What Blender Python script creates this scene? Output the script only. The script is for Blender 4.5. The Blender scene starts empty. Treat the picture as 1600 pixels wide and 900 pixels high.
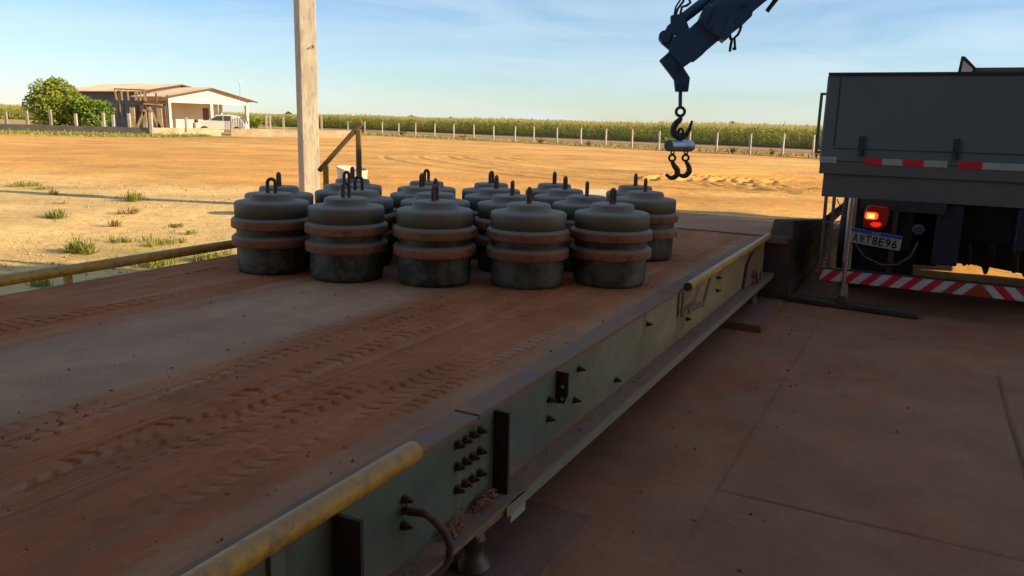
import bpy, math, random
import numpy as np
from mathutils import Vector, Matrix
random.seed(7); rng = np.random.RandomState(3)
PI = math.pi
S = bpy.context.scene
COL = S.collection

# ------------------------------------------------------------------ camera, sky, sun, exposure
cam = bpy.data.cameras.new('camera'); co = bpy.data.objects.new('camera', cam); COL.objects.link(co)
P = math.radians(11.87); Rl = math.radians(1.45)
fw = Vector((0, math.cos(P), -math.sin(P))); u0 = Vector((0, math.sin(P), math.cos(P))); r0 = Vector((1, 0, 0))
rr = r0*math.cos(Rl) + u0*math.sin(Rl); uu = u0*math.cos(Rl) - r0*math.sin(Rl)
co.matrix_world = Matrix(((rr.x, uu.x, -fw.x, 0), (rr.y, uu.y, -fw.y, 0), (rr.z, uu.z, -fw.z, 1.5), (0, 0, 0, 1)))
cam.sensor_width = 36; cam.lens = 1230/1600*36; cam.clip_start = .05; cam.clip_end = 6000
S.camera = co
SUN_EL = math.radians(20); SUN_DIR = Vector((.975, -.222, 0)).normalized()
to_sun = Vector((SUN_DIR.x*math.cos(SUN_EL), SUN_DIR.y*math.cos(SUN_EL), math.sin(SUN_EL)))
sl = bpy.data.lights.new('sun', 'SUN'); sl.energy = 4.4; sl.angle = math.radians(.5); sl.color = (1, .745, .45)
so = bpy.data.objects.new('sun', sl); COL.objects.link(so); so.rotation_euler = to_sun.to_track_quat('Z', 'Y').to_euler()
W = bpy.data.worlds.new('World'); S.world = W; W.use_nodes = True
nt = W.node_tree; nt.nodes.clear()
def N(nt, t, **k):
    n = nt.nodes.new(t)
    for a, b in k.items(): setattr(n, a, b)
    return n
out = N(nt, 'ShaderNodeOutputWorld'); bg = N(nt, 'ShaderNodeBackground'); bg.inputs[1].default_value = .082
sky = N(nt, 'ShaderNodeTexSky', sky_type='NISHITA', sun_disc=False, sun_elevation=SUN_EL,
        sun_rotation=math.atan2(SUN_DIR.x, SUN_DIR.y), altitude=300, air_density=1.0, dust_density=.2, ozone_density=2.6)
tc = N(nt, 'ShaderNodeTexCoord'); mp = N(nt, 'ShaderNodeMapping'); mp.inputs['Scale'].default_value = (1.2, 1.2, 9); mp.inputs['Rotation'].default_value = (.05, .16, .3)
nz = N(nt, 'ShaderNodeTexNoise'); nz.inputs['Scale'].default_value = 2.6; nz.inputs['Detail'].default_value = 7; nz.inputs['Roughness'].default_value = .55; nz.inputs['Distortion'].default_value = .6
rp = N(nt, 'ShaderNodeValToRGB'); rp.color_ramp.elements[0].position = .36; rp.color_ramp.elements[1].position = .78
rp.color_ramp.elements[0].color = (0, 0, 0, 1); rp.color_ramp.elements[1].color = (.60, .60, .60, 1)
mx = N(nt, 'ShaderNodeMixRGB'); mx.inputs[2].default_value = (5.2, 6.0, 6.6, 1)
L_ = nt.links.new
L_(tc.outputs['Generated'], mp.inputs[0]); L_(mp.outputs[0], nz.inputs[0]); L_(nz.outputs[0], rp.inputs[0])
L_(rp.outputs[0], mx.inputs[0]); tn = N(nt, 'ShaderNodeMixRGB', blend_type='MULTIPLY'); tn.inputs[0].default_value = 1; tn.inputs[2].default_value = (.88, .95, 1.06, 1); L_(sky.outputs[0], tn.inputs[1]); L_(tn.outputs[0], mx.inputs[1]); L_(mx.outputs[0], bg.inputs[0]); L_(bg.outputs[0], out.inputs[0])
S.view_settings.view_transform = 'Standard'; S.view_settings.look = 'None'; S.view_settings.exposure = .92; S.view_settings.gamma = 1
S.render.engine = 'CYCLES'

# ------------------------------------------------------------------ materials
def mat(name, col, rough=.8, metal=0, col2=None, nscale=6, c3=None, s3=60, bump=0, bscale=40, stretch=(1, 1, 1), lo=.35, hi=.65,
        coord='Object', dust=None, dustlo=.3, dusthi=.95, dustamt=.8, spec=None, attr=None, vary=0):
    m = bpy.data.materials.new(name); m.use_nodes = True; t = m.node_tree; b = t.nodes['Principled BSDF']
    b.inputs['Roughness'].default_value = rough; b.inputs['Metallic'].default_value = metal
    if spec is not None: b.inputs['Specular IOR Level'].default_value = spec
    tc = N(t, 'ShaderNodeTexCoord'); mp = N(t, 'ShaderNodeMapping'); mp.inputs['Scale'].default_value = stretch
    t.links.new(tc.outputs[coord], mp.inputs[0])
    oi = N(t, 'ShaderNodeObjectInfo'); vm = N(t, 'ShaderNodeVectorMath', operation='SCALE'); vm.inputs[0].default_value = (31, 17, 23); t.links.new(oi.outputs['Random'], vm.inputs['Scale']); t.links.new(vm.outputs[0], mp.inputs['Location'])
    rgb = N(t, 'ShaderNodeRGB'); rgb.outputs[0].default_value = (*col, 1); cur = rgb.outputs[0]
    if vary:
        hs = N(t, 'ShaderNodeHueSaturation'); rm = N(t, 'ShaderNodeMapRange'); rm.inputs[3].default_value = 1-vary; rm.inputs[4].default_value = 1+vary; t.links.new(oi.outputs['Random'], rm.inputs[0]); t.links.new(rm.outputs[0], hs.inputs['Value']); t.links.new(cur, hs.inputs['Color']); cur = hs.outputs[0]
    def layer(cur, c, scale, lo, hi, fac=1.0):
        n = N(t, 'ShaderNodeTexNoise'); n.inputs['Scale'].default_value = scale; n.inputs['Detail'].default_value = 8; n.inputs['Roughness'].default_value = .6
        t.links.new(mp.outputs[0], n.inputs[0])
        r = N(t, 'ShaderNodeMapRange'); r.inputs[1].default_value = lo; r.inputs[2].default_value = hi; r.inputs[4].default_value = fac
        t.links.new(n.outputs[0], r.inputs[0])
        x = N(t, 'ShaderNodeMixRGB'); x.inputs[2].default_value = (*c, 1)
        t.links.new(r.outputs[0], x.inputs[0]); t.links.new(cur, x.inputs[1]); return x.outputs[0]
    if col2: cur = layer(cur, col2, nscale, lo, hi)
    if c3: cur = layer(cur, c3, s3, .5, .75)
    if dust:
        g = N(t, 'ShaderNodeNewGeometry'); sp = N(t, 'ShaderNodeSeparateXYZ'); t.links.new(g.outputs['Normal'], sp.inputs[0])
        r = N(t, 'ShaderNodeMapRange'); r.inputs[1].default_value = dustlo; r.inputs[2].default_value = dusthi; r.inputs[4].default_value = dustamt
        t.links.new(sp.outputs[2], r.inputs[0])
        n = N(t, 'ShaderNodeTexNoise'); n.inputs['Scale'].default_value = 14; n.inputs['Detail'].default_value = 5; t.links.new(mp.outputs[0], n.inputs[0])
        mm = N(t, 'ShaderNodeMath', operation='MULTIPLY_ADD'); mm.inputs[1].default_value = .7; mm.inputs[2].default_value = .6; t.links.new(n.outputs[0], mm.inputs[0])
        m2 = N(t, 'ShaderNodeMath', operation='MULTIPLY', use_clamp=True); t.links.new(mm.outputs[0], m2.inputs[0]); t.links.new(r.outputs[0], m2.inputs[1])
        x = N(t, 'ShaderNodeMixRGB'); x.inputs[2].default_value = (*dust, 1); t.links.new(m2.outputs[0], x.inputs[0]); t.links.new(cur, x.inputs[1]); cur = x.outputs[0]
    if attr:
        a = N(t, 'ShaderNodeAttribute', attribute_name=attr); x = N(t, 'ShaderNodeMixRGB', blend_type='MULTIPLY'); x.inputs[0].default_value = 1
        t.links.new(cur, x.inputs[1]); t.links.new(a.outputs['Color'], x.inputs[2]); cur = x.outputs[0]
    t.links.new(cur, b.inputs['Base Color'])
    if bump:
        n = N(t, 'ShaderNodeTexNoise'); n.inputs['Scale'].default_value = bscale; n.inputs['Detail'].default_value = 8; n.inputs['Roughness'].default_value = .65; t.links.new(mp.outputs[0], n.inputs[0])
        bb = N(t, 'ShaderNodeBump'); bb.inputs['Strength'].default_value = 1; bb.inputs['Distance'].default_value = bump
        t.links.new(n.outputs[0], bb.inputs['Height']); t.links.new(bb.outputs[0], b.inputs['Normal'])
    return m
DUST = (.26, .15, .09)
M = {}
M['wpaint'] = mat('green_grey_paint', (.195, .195, .130), .62, vary=.2, col2=(.135, .145, .105), nscale=4, lo=.3, hi=.7, c3=(.27, .17, .10), s3=9, stretch=(1.3, 1.3, .4), dust=(.25, .19, .15), dustamt=.75, bump=.0015, bscale=30)
M['wdark'] = mat('worn_dark_paint', (.105, .125, .095), .6, vary=.25, col2=(.030, .028, .022), nscale=7, c3=(.16, .13, .10), s3=22, dust=(.22, .15, .11), bump=.002, bscale=30, lo=.38, hi=.6)
M['orange'] = mat('rusty_orange_paint', (.38, .145, .07), .7, vary=.2, col2=(.27, .12, .065), nscale=9, c3=(.10, .06, .05), s3=25, dust=(.25, .17, .13), dustamt=.7, bump=.001)
M['eye'] = mat('rusty_iron', (.13, .075, .055), .7, .2, col2=(.08, .055, .05), nscale=20)
M['beam'] = mat('weathered_teal_paint', (.125, .18, .15), .55, col2=(.095, .145, .13), nscale=4, c3=(.235, .18, .125), s3=13, dust=(.30, .165, .10), dustamt=1, bump=.0008, bscale=60)
M['beamcream'] = mat('bounce_cream_paint', (.29, .25, .155), .6, col2=(.215, .225, .15), nscale=2.5, c3=(.30, .21, .13), s3=10, bump=.0008, bscale=60)  # cream stands in for warm bounce light along the flange lip
M['beamdirt'] = mat('dirt_covered_flange', (.32, .17, .095), .95, col2=(.24, .15, .09), nscale=9, c3=(.12, .15, .13), s3=20, bump=.004, bscale=60)
M['edge'] = mat('worn_steel_edge', (.22, .14, .09), .95, 0, col2=(.32, .16, .08), nscale=5, c3=(.14, .16, .17), s3=22, bump=.0006)
M['yellow'] = mat('worn_yellow_paint', (.68, .38, .03), .5, col2=(.50, .27, .04), nscale=10, c3=(.20, .11, .05), s3=26, dust=(.36, .22, .12), dustamt=.55, bump=.0006)
M['railpaint'] = mat('dull_brown_rail_paint', (.24, .15, .05), .6, col2=(.17, .11, .05), nscale=6)
M['dark'] = mat('dark_dirty_steel', (.035, .028, .025), .7, .2, col2=(.075, .05, .035), nscale=12)
M['rust'] = mat('rusty_bolt', (.045, .033, .028), .75, .3, col2=(.12, .06, .035), nscale=40)
M['cable'] = mat('dusty_cable', (.09, .055, .04), .8, col2=(.14, .09, .06), nscale=20)
M['concrete_post'] = mat('pole_concrete', (.45, .41, .33), .9, col2=(.32, .285, .22), nscale=2.2, c3=(.19, .165, .13), s3=9, stretch=(3, 3, .6), bump=.004, bscale=40, lo=.4, hi=.7)
M['concrete'] = mat('weathered_concrete', (.36, .32, .26), .9, col2=(.25, .2, .15), nscale=3, bump=.004, bscale=30)
M['fpost'] = mat('fence_concrete', (.5, .46, .40), .9, col2=(.38, .33, .27), nscale=6)
M['wire'] = mat('fence_wire', (.25, .22, .2), .6, .5)
M['truckpaint'] = mat('grey_steel_paint', (.145, .175, .175), .42, col2=(.12, .155, .16), nscale=1.2, c3=(.14, .155, .15), s3=3, bump=.0004, bscale=15, dust=(.3, .22, .16))
M['skirt'] = mat('dusty_grey_steel', (.115, .12, .115), .6, col2=(.15, .125, .10), nscale=4)
M['seam'] = mat('dark_seam', (.03, .035, .04), .6)
M['red'] = mat('red_reflective', (.80, .02, .05), .4, col2=(.62, .02, .04), nscale=12)
M['redo'] = mat('faded_red_reflective', (.42, .055, .03), .45)
M['white'] = mat('white_reflective', (.66, .70, .64), .4, col2=(.52, .54, .48), nscale=14)
M['greenwhite'] = mat('pale_reflective', (.44, .48, .40), .5, col2=(.34, .37, .30), nscale=12)
M['plate'] = mat('plate_white', (.42, .40, .36), .45, col2=(.33, .30, .26), nscale=9)
M['plateblue'] = mat('plate_blue', (.03, .08, .30), .45)
M['black'] = mat('black_lettering', (.012, .012, .014), .5)
M['pale'] = mat('pale_lettering', (.6, .5, .48), .5)
M['lens'] = mat('red_lamp_lens', (.55, .02, .01), .2)
M['navy'] = mat('navy_chassis_paint', (.012, .02, .055), .5, col2=(.03, .022, .018), nscale=6)
M['tyre'] = mat('dusty_tyre', (.025, .022, .02), .85, col2=(.06, .04, .03), nscale=10)
M['chrome'] = mat('bright_steel_rod', (.55, .55, .53), .25, .8)
M['steelgrey'] = mat('bare_grey_steel', (.16, .145, .135), .5, .4, col2=(.11, .08, .06), nscale=10)
M['wood'] = mat('old_timber', (.22, .14, .085), .9, col2=(.12, .075, .05), nscale=4, stretch=(1, 1, 6), bump=.003)
M['woodlit'] = mat('sunlit_timber', (.50, .38, .22), .9, col2=(.34, .23, .12), nscale=3)  # lit copy of the timber, sunlight put into its colour
M['wooddark'] = mat('dirty_dark_timber', (.06, .042, .032), .9, col2=(.1, .065, .045), nscale=5, bump=.004)
M['crane'] = mat('dark_blue_crane_paint', (.030, .085, .16), .5, col2=(.024, .07, .135), nscale=4, dust=(.1, .09, .08), dustamt=.4)
M['craneblk'] = mat('black_rubber_hose', (.025, .025, .03), .5)
M['hook'] = mat('dark_forged_steel', (.035, .045, .055), .5, .4, col2=(.07, .05, .04), nscale=20)
M['hook2'] = mat('rusty_forged_steel', (.10, .055, .035), .6, .3, col2=(.06, .04, .035), nscale=20)
M['alu'] = mat('brushed_aluminium', (.45, .50, .55), .35, .6, col2=(.3, .34, .4), nscale=12)
M['barrel'] = mat('white_plastic', (.66, .60, .50), .6, col2=(.55, .45, .33), nscale=4)
M['hwall'] = mat('cream_render', (.80, .72, .60), .9, col2=(.72, .63, .50), nscale=.8)
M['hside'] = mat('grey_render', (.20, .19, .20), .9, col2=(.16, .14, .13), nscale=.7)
M['hbrown'] = mat('brown_render', (.22, .14, .11), .9, col2=(.16, .10, .08), nscale=.8)
M['roof'] = mat('fibre_cement_roof', (.50, .40, .31), .85, col2=(.40, .31, .23), nscale=.5)
M['roofedge'] = mat('dark_verge_board', (.10, .075, .06), .9)
M['window'] = mat('dark_window', (.03, .035, .04), .25)
M['door'] = mat('brown_door', (.16, .07, .04), .6)
M['wallsun'] = mat('pale_block_wall', (.55, .44, .28), .95, col2=(.36, .27, .17), nscale=1.2, stretch=(1, 1, 2), bump=.01, bscale=3)  # pale copy for the sunlit wall runs, sunlight put into its colour
M['wallshade'] = mat('shaded_block_wall', (.27, .22, .17), .95, col2=(.19, .15, .11), nscale=1)  # darker copy of the low wall, shade put into its colour
M['carwhite'] = mat('white_car_paint', (.75, .72, .66), .3)
M['carglass'] = mat('car_glass', (.05, .07, .08), .1)
M['bark'] = mat('bark', (.12, .08, .05), .9)
def leafmat(name, a, b, c=None):
    m = mat(name, a, .6, col2=b, nscale=.7, c3=c, s3=2.5, coord='Object', lo=.4, hi=.6)
    m.node_tree.nodes['Principled BSDF'].inputs['Subsurface Weight'].default_value = 0
    t = m.node_tree; b_ = t.nodes['Principled BSDF']; o = t.nodes['Material Output']
    tr = N(t, 'ShaderNodeBsdfTranslucent'); ad = N(t, 'ShaderNodeMixShader'); ad.inputs[0].default_value = .3
    src = b_.inputs['Base Color'].links[0].from_socket
    t.links.new(src, tr.inputs[0]); t.links.new(b_.outputs[0], ad.inputs[1]); t.links.new(tr.outputs[0], ad.inputs[2]); t.links.new(ad.outputs[0], o.inputs[0])
    return m
M['leaf'] = leafmat('tree_leaves', (.21, .31, .035), (.32, .38, .045), (.36, .24, .05))
M['leafb'] = leafmat('bright_tree_leaves', (.17, .28, .03), (.25, .33, .05))
M['corn'] = leafmat('corn_leaves', (.32, .38, .06), (.50, .48, .10), (.60, .48, .15))
M['tassel'] = leafmat('corn_tassels', (.75, .58, .22), (.62, .54, .17))
M['grass'] = leafmat('weed_grass', (.22, .26, .045), (.36, .35, .08))
M['drygrass'] = leafmat('dry_grass', (.34, .24, .08), (.24, .20, .06))
M['fartree'] = leafmat('far_tree_leaves', (.12, .15, .10), (.10, .13, .09))

# ------------------------------------------------------------------ mesh helpers
class MB:
    def __init__(s): s.v = []; s.f = []; s.sm = []
    def add(s, vs, fs, smooth=False):
        o = len(s.v); s.v += [tuple(v) for v in vs]; s.f += [tuple(i+o for i in f) for f in fs]; s.sm += [smooth]*len(fs); return s
    def box(s, x0, x1, y0, y1, z0, z1):
        return s.add([(x0,y0,z0),(x1,y0,z0),(x1,y1,z0),(x0,y1,z0),(x0,y0,z1),(x1,y0,z1),(x1,y1,z1),(x0,y1,z1)],
                     [(3,2,1,0),(4,5,6,7),(0,1,5,4),(1,2,6,5),(2,3,7,6),(3,0,4,7)])
    def obox(s, c, ax, ay, az):
        c, ax, ay, az = map(Vector, (c, ax, ay, az)); vs = []
        for k in (-1, 1):
            for i, j in ((-1,-1),(1,-1),(1,1),(-1,1)): vs.append(c+ax*i+ay*j+az*k)
        return s.add(vs, [(3,2,1,0),(4,5,6,7),(0,1,5,4),(1,2,6,5),(2,3,7,6),(3,0,4,7)])
    def bar(s, a, b, w, h, up=(0, 0, 1)):
        a, b = Vector(a), Vector(b); d = (b-a); l = d.length; d.normalize(); u = Vector(up)
        x = d.cross(u)
        if x.length < 1e-4: x = d.cross(Vector((1, 0, 0)))
        x.normalize(); u = x.cross(d).normalized()
        return s.obox((a+b)/2, x*w/2, d*l/2, u*h/2)
    def tube(s, pts, r, n=10, caps=True):
        pts = [Vector(p) for p in pts]; rs = r if hasattr(r, '__len__') else [r]*len(pts)
        vs = []; prev = None
        for i, p in enumerate(pts):
            t = (pts[min(i+1, len(pts)-1)]-pts[max(i-1, 0)]).normalized()
            if prev is None:
                x = t.cross(Vector((0, 0, 1)));
                if x.length < 1e-3: x = t.cross(Vector((1, 0, 0)))
            else: x = prev - t*prev.dot(t)
            x.normalize(); y = t.cross(x); prev = x
            for k in range(n):
                a = 2*PI*k/n; vs.append(p+(x*math.cos(a)+y*math.sin(a))*rs[i])
        fs = []
        for i in range(len(pts)-1):
            for k in range(n): fs.append((i*n+k, i*n+(k+1) % n, (i+1)*n+(k+1) % n, (i+1)*n+k))
        s.add(vs, fs, True)
        if caps:
            s.add(vs[:n], [tuple(range(n))[::-1]]); s.add(vs[-n:], [tuple(range(n))])
        return s
    def lathe(s, prof, n=40, c=(0, 0, 0)):
        vs = []; fs = []
        for r, z in prof:
            for k in range(n): a = 2*PI*k/n; vs.append((c[0]+r*math.cos(a), c[1]+r*math.sin(a), c[2]+z))
        for i in range(len(prof)-1):
            for k in range(n): fs.append((i*n+k, i*n+(k+1) % n, (i+1)*n+(k+1) % n, (i+1)*n+k))
        return s.add(vs, fs, True)
    def prism(s, poly, mapf, th):
        """poly of (a, b); mapf(a, b, c) gives a 3D point; c runs over +-th/2"""
        n = len(poly); vs = [mapf(a, b, -th/2) for a, b in poly]+[mapf(a, b, th/2) for a, b in poly]
        fs = [tuple(range(n))[::-1], tuple(range(n, 2*n))]+[(i, (i+1) % n, n+(i+1) % n, n+i) for i in range(n)]
        return s.add(vs, fs)
    def torus(s, c, ax, R, r, n=20, m=8, u=None, arc=2*PI, a0=0):
        c = Vector(c); ax = Vector(ax).normalized(); x = ax.orthogonal().normalized() if u is None else Vector(u).normalized(); y = ax.cross(x)
        pts = [c+(x*math.cos(a0+arc*k/n)+y*math.sin(a0+arc*k/n))*R for k in range(n+1)]
        return s.tube(pts, r, m, caps=arc < 6.2)
    def build(s, name, m, parent=None, loc=None, bevel=0, weld=False):
        me = bpy.data.meshes.new(name); me.from_pydata(s.v, [], s.f); me.polygons.foreach_set('use_smooth', s.sm); me.update()
        me.materials.append(M[m] if isinstance(m, str) else m)
        o = bpy.data.objects.new(name, me); COL.objects.link(o)
        if parent: o.parent = parent
        if loc: o.location = loc
        if bevel:
            b = o.modifiers.new('bevel', 'BEVEL'); b.width = bevel; b.segments = 2; b.limit_method = 'ANGLE'; b.angle_limit = math.radians(50)
        return o
def tag(o, label=None, cat=None, group=None, kind=None):
    if label: o['label'] = label
    if cat: o['category'] = cat
    if group: o['group'] = group
    if kind: o['kind'] = kind
    return o
def empty(name, loc, rz, label, cat, group=None):
    o = bpy.data.objects.new(name, None); COL.objects.link(o); o.location = loc; o.rotation_euler = (0, 0, rz); o.empty_display_size = .2
    return tag(o, label, cat, group)
def copy_tree(o, parent=None):
    c = o.copy(); COL.objects.link(c)
    if parent: c.parent = parent; c.matrix_parent_inverse = o.matrix_parent_inverse.copy()
    for ch in list(o.children): copy_tree(ch, c)
    return c
def text_mesh(name, s, size, m, parent, loc, rot, sx=1, bold=.0, align='LEFT'):
    cu = bpy.data.curves.new(name, 'FONT'); cu.body = s; cu.size = size; cu.offset = bold; cu.extrude = .0006; cu.align_x = align; cu.space_character = 1.08
    t = bpy.data.objects.new(name, cu); COL.objects.link(t); dg = bpy.context.evaluated_depsgraph_get()
    me = bpy.data.meshes.new_from_object(t.evaluated_get(dg)); bpy.data.objects.remove(t); bpy.data.curves.remove(cu)
    me.materials.clear(); me.materials.append(M[m]); o = bpy.data.objects.new(name, me); COL.objects.link(o); o.parent = parent
    o.location = loc; o.rotation_euler = rot; o.scale = (sx, 1, 1); return o
_lat = rng.rand(256, 256)
def vnoise(x, y, seed=0):
    x = np.asarray(x, float)+seed*17.3; y = np.asarray(y, float)+seed*9.7
    xi = np.floor(x).astype(int); yi = np.floor(y).astype(int); fx = x-xi; fy = y-yi; fx = fx*fx*(3-2*fx); fy = fy*fy*(3-2*fy)
    a = _lat[xi % 256, yi % 256]; b = _lat[(xi+1) % 256, yi % 256]; c = _lat[xi % 256, (yi+1) % 256]; d = _lat[(xi+1) % 256, (yi+1) % 256]
    return (a*(1-fx)+b*fx)*(1-fy)+(c*(1-fx)+d*fx)*fy-.5
def fbm(x, y, o=4, seed=0):
    return sum(vnoise(x*2**i, y*2**i, seed+i)/2**i for i in range(o))
def sstep(x, a, b): t = np.clip((x-a)/(b-a), 0, 1); return t*t*(3-2*t)
def grid_mesh(name, X, Y, Z, m, cols=None, parent=None):
    ny, nx = X.shape; co_ = np.stack([X, Y, Z], -1).reshape(-1, 3)
    i = np.arange(ny-1)[:, None]*nx+np.arange(nx-1)[None, :]; q = np.stack([i, i+1, i+nx+1, i+nx], -1).reshape(-1, 4)
    me = bpy.data.meshes.new(name); me.vertices.add(len(co_)); me.vertices.foreach_set('co', co_.ravel())
    me.loops.add(q.size); me.loops.foreach_set('vertex_index', q.ravel().astype(np.int32))
    me.polygons.add(len(q)); me.polygons.foreach_set('loop_start', (np.arange(len(q))*4).astype(np.int32)); me.polygons.foreach_set('loop_total', np.full(len(q), 4, np.int32))
    me.polygons.foreach_set('use_smooth', np.ones(len(q), bool)); me.update(); me.validate()
    if cols is not None:
        a = me.color_attributes.new('zone', 'FLOAT_COLOR', 'POINT'); a.data.foreach_set('color', cols.reshape(-1, 4).astype(np.float32).ravel())
    me.materials.append(m); o = bpy.data.objects.new(name, me); COL.objects.link(o)
    if parent: o.parent = parent
    return o
E_ = Vector((.8878, -.4602, 0)); D_ = Vector((.4602, .8878, 0)); RZ = -math.atan2(.4602, .8878)
def DC(lat, al, z=0): return E_*lat+D_*al+Vector((0, 0, z))

# ------------------------------------------------------------------ terrain
def tz(x, y):
    x = np.asarray(x, float); y = np.asarray(y, float)
    left = .45*sstep(-x, 34, 90)*sstep(y, 50, 95)
    far = .0022*np.clip(y-150, 0, 1500)
    return left+far
FENCE = [(24, 36.3), (17.93, 43.48), (16.72, 44.92), (15.48, 46.39), (14.07, 48.05), (12.51, 49.85), (11.17, 51.41), (9.53, 53.29), (7.99, 55.05), (6.39, 56.88), (4.76, 58.72), (3.11, 60.57), (1.41, 62.48), (-.09, 64.16), (-1.84, 66.1), (-3.58, 68.03), (-5.43, 70.07), (-7.32, 72.15), (-9.32, 74.36), (-11.16, 76.37), (-13.1, 78.49), (-15.23, 80.81), (-17.41, 83.18)]
FO = np.array([17.93, 43.48]); FD = np.array([-35.34, 39.7]); FD = FD/np.linalg.norm(FD); FN = np.array([FD[1], -FD[0]])  # beyond the fence: +FN
if FN[1] < 0: FN = -FN
def spaced(a, b, n, p=1): return np.linspace(a, b, n)
xs = np.concatenate([-np.geomspace(3000, 26, 60), np.arange(-25, -7, .25), np.arange(-7, 13, .07), np.arange(13, 30, .3), np.geomspace(31, 3000, 50)])
ys = np.concatenate([-np.geomspace(400, 12, 14), np.arange(-11, 6, .5), np.arange(6, 11, .1), np.arange(11, 30, .07), np.arange(30, 62, .3), np.arange(62, 110, .8), np.geomspace(111, 5000, 70)])
GX, GY = np.meshgrid(xs, ys)
near = sstep(-GY, -60, -30)
GZ = tz(GX, GY)-.03 + .05*fbm(GX*.25, GY*.25, 3, 1)*near + .012*fbm(GX*2.5, GY*2.5, 3, 2)*near
rut = np.zeros_like(GX)
rs_ = random.Random(5)
def arc_marks(cx, cy, rads, a0, a1, dep, w=.07):
    w = .12; dep = dep*.9
    global rut
    r = np.hypot(GX-cx, GY-cy); an = np.arctan2(GY-cy, GX-cx)
    msk = sstep(an, a0, a0+.15)*(1-sstep(an, a1-.15, a1))
    for R in rads:
        d = r-R-.05*np.sin(an*7+R)
        rut += msk*dep*(-np.exp(-(d/w)**2)+.7*np.exp(-((np.abs(d)-2*w)/(w*.7))**2))
arc_marks(9.5, 22.5, [2.2, 2.9, 3.7, 4.6, 5.5], PI*.45, PI*.999, .045)
arc_marks(9.5, 22.5, [2.5, 3.3, 4.2], -PI*.999, -PI*.5, .03)
arc_marks(15, 38, [15.5, 16.2, 17.6, 18.3, 19.6, 21.0], -PI*.97, -PI*.5, .022, .08)
0 and arc_marks(-6, -8, [26.5, 27.1, 29.0, 29.6], PI*.1, PI*.62, .03, .08)
arc_marks(2, 70, [48.5, 49.2, 51.2, 51.8, 53.5, 54.2], -PI*.75, -PI*.2, .012, .09)
0 and arc_marks(-20, 60, [36, 36.7, 39, 39.6], -PI*.5, -PI*.12, .03, .09)
GZ += 1.9*rut*near*(GY > 10.5)*(.55+.7*np.clip(.5+fbm(GX*.2, GY*.2, 2, 8), 0, 1))
GZ += .006*vnoise(GX*9, GY*9, 3)*near*(GX < 0)*(GY < 20)
# colour zones (where the soil itself changes)
fd = (GX-FO[0])*FN[0]+(GY-FO[1])*FN[1] + .6*fbm(GX*.3, GY*.3, 3, 4)
base = np.array([.74, .375, .075]); palec = np.array([.82, .58, .22]); red = np.array([.34, .13, .06]); gr = np.array([.26, .24, .07]); road = np.array([.46, .235, .12]); sandy = np.array([.86, .50, .13])
n1 = fbm(GX*.12, GY*.5, 4, 5)[..., None]; n2 = fbm(GX*.8, GY*.8, 4, 6)[..., None]
Cc = np.ones(GX.shape+(3,))*base
Cc = Cc*(1-.0)+(sandy-base)*np.clip(.45+n1*1.6, 0, 1)
pz = (1-sstep(GY+.25*GX+2.0*fbm(GX*.2, GY*.2, 3, 7), 13.5, 18.5))*(1-sstep(GX, -4, 1))
Cc = Cc+(palec-Cc)*pz[..., None]*.9
Cc = Cc*(1+.35*n2)
ck = lambda c, w: Cc+(np.array(c)-Cc)*np.clip(w, 0, 1)[..., None]
Cc = ck(red, sstep(fd, -2.0, -.8)*(1-sstep(fd, .2, 1.2))*(.5+.9*np.clip(.5+fbm(GX*1.0, GY*1.0, 3, 9), 0, 1))*(GX > -14))
Cc = ck(gr, sstep(fd, -3.5, -1.5)*(1-sstep(fd, 1, 3))*(1-sstep(GX, -12, 2))*.7)
Cc = ck(gr*1.4, sstep(fd, 1.0, 2.5)*(1-sstep(fd, 5.5, 7))*.55)
Cc = ck(road, sstep(fd, 5.5, 7)*(1-sstep(fd, 14, 16)))
Cc = ck((.12, .12, .04), sstep(fd, 14, 18)*(GY > 40))
yl = sstep(GY+.15*GX, 46.5, 49.5)*(1-sstep(GX, -20, -14))
Cc = ck((.27, .27, .07), yl*(.55+1.2*fbm(GX*.25, GY*.7, 3, 12)))
Cc = ck((.50, .38, .14), sstep(-GX, 26, 32)*sstep(GY, 62, 68)*.8)
# grassy patches beside the platform
for (px, py, r_) in [(-3.55, 7.95, .5), (-3.1, 8.4, .5), (-3.9, 8.6, .9), (-9.5, 16, 1.0), (-8.2, 14.6, .5)]:
    Cc = ck((.22, .24, .05), np.exp(-(((GX-px)/r_)**2+((GY-py)/(r_*.5))**2))*.6)
cols = np.concatenate([np.clip(Cc, .01, .9), np.ones(GX.shape+(1,))], -1)
mg = mat('yard_soil', (1, 1, 1), .95, col2=(.78, .72, .66), nscale=3.0, c3=(1.25, 1.2, 1.15), s3=11, bump=.02, bscale=7, attr='zone', lo=.3, hi=.7, coord='Generated')
for n_ in mg.node_tree.nodes:
    if n_.type == 'MAPPING':
        g_ = N(mg.node_tree, 'ShaderNodeNewGeometry'); mg.node_tree.links.new(g_.outputs['Position'], n_.inputs[0])
tag(grid_mesh('ground', GX, GY, GZ, mg, cols), kind='structure')

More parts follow.
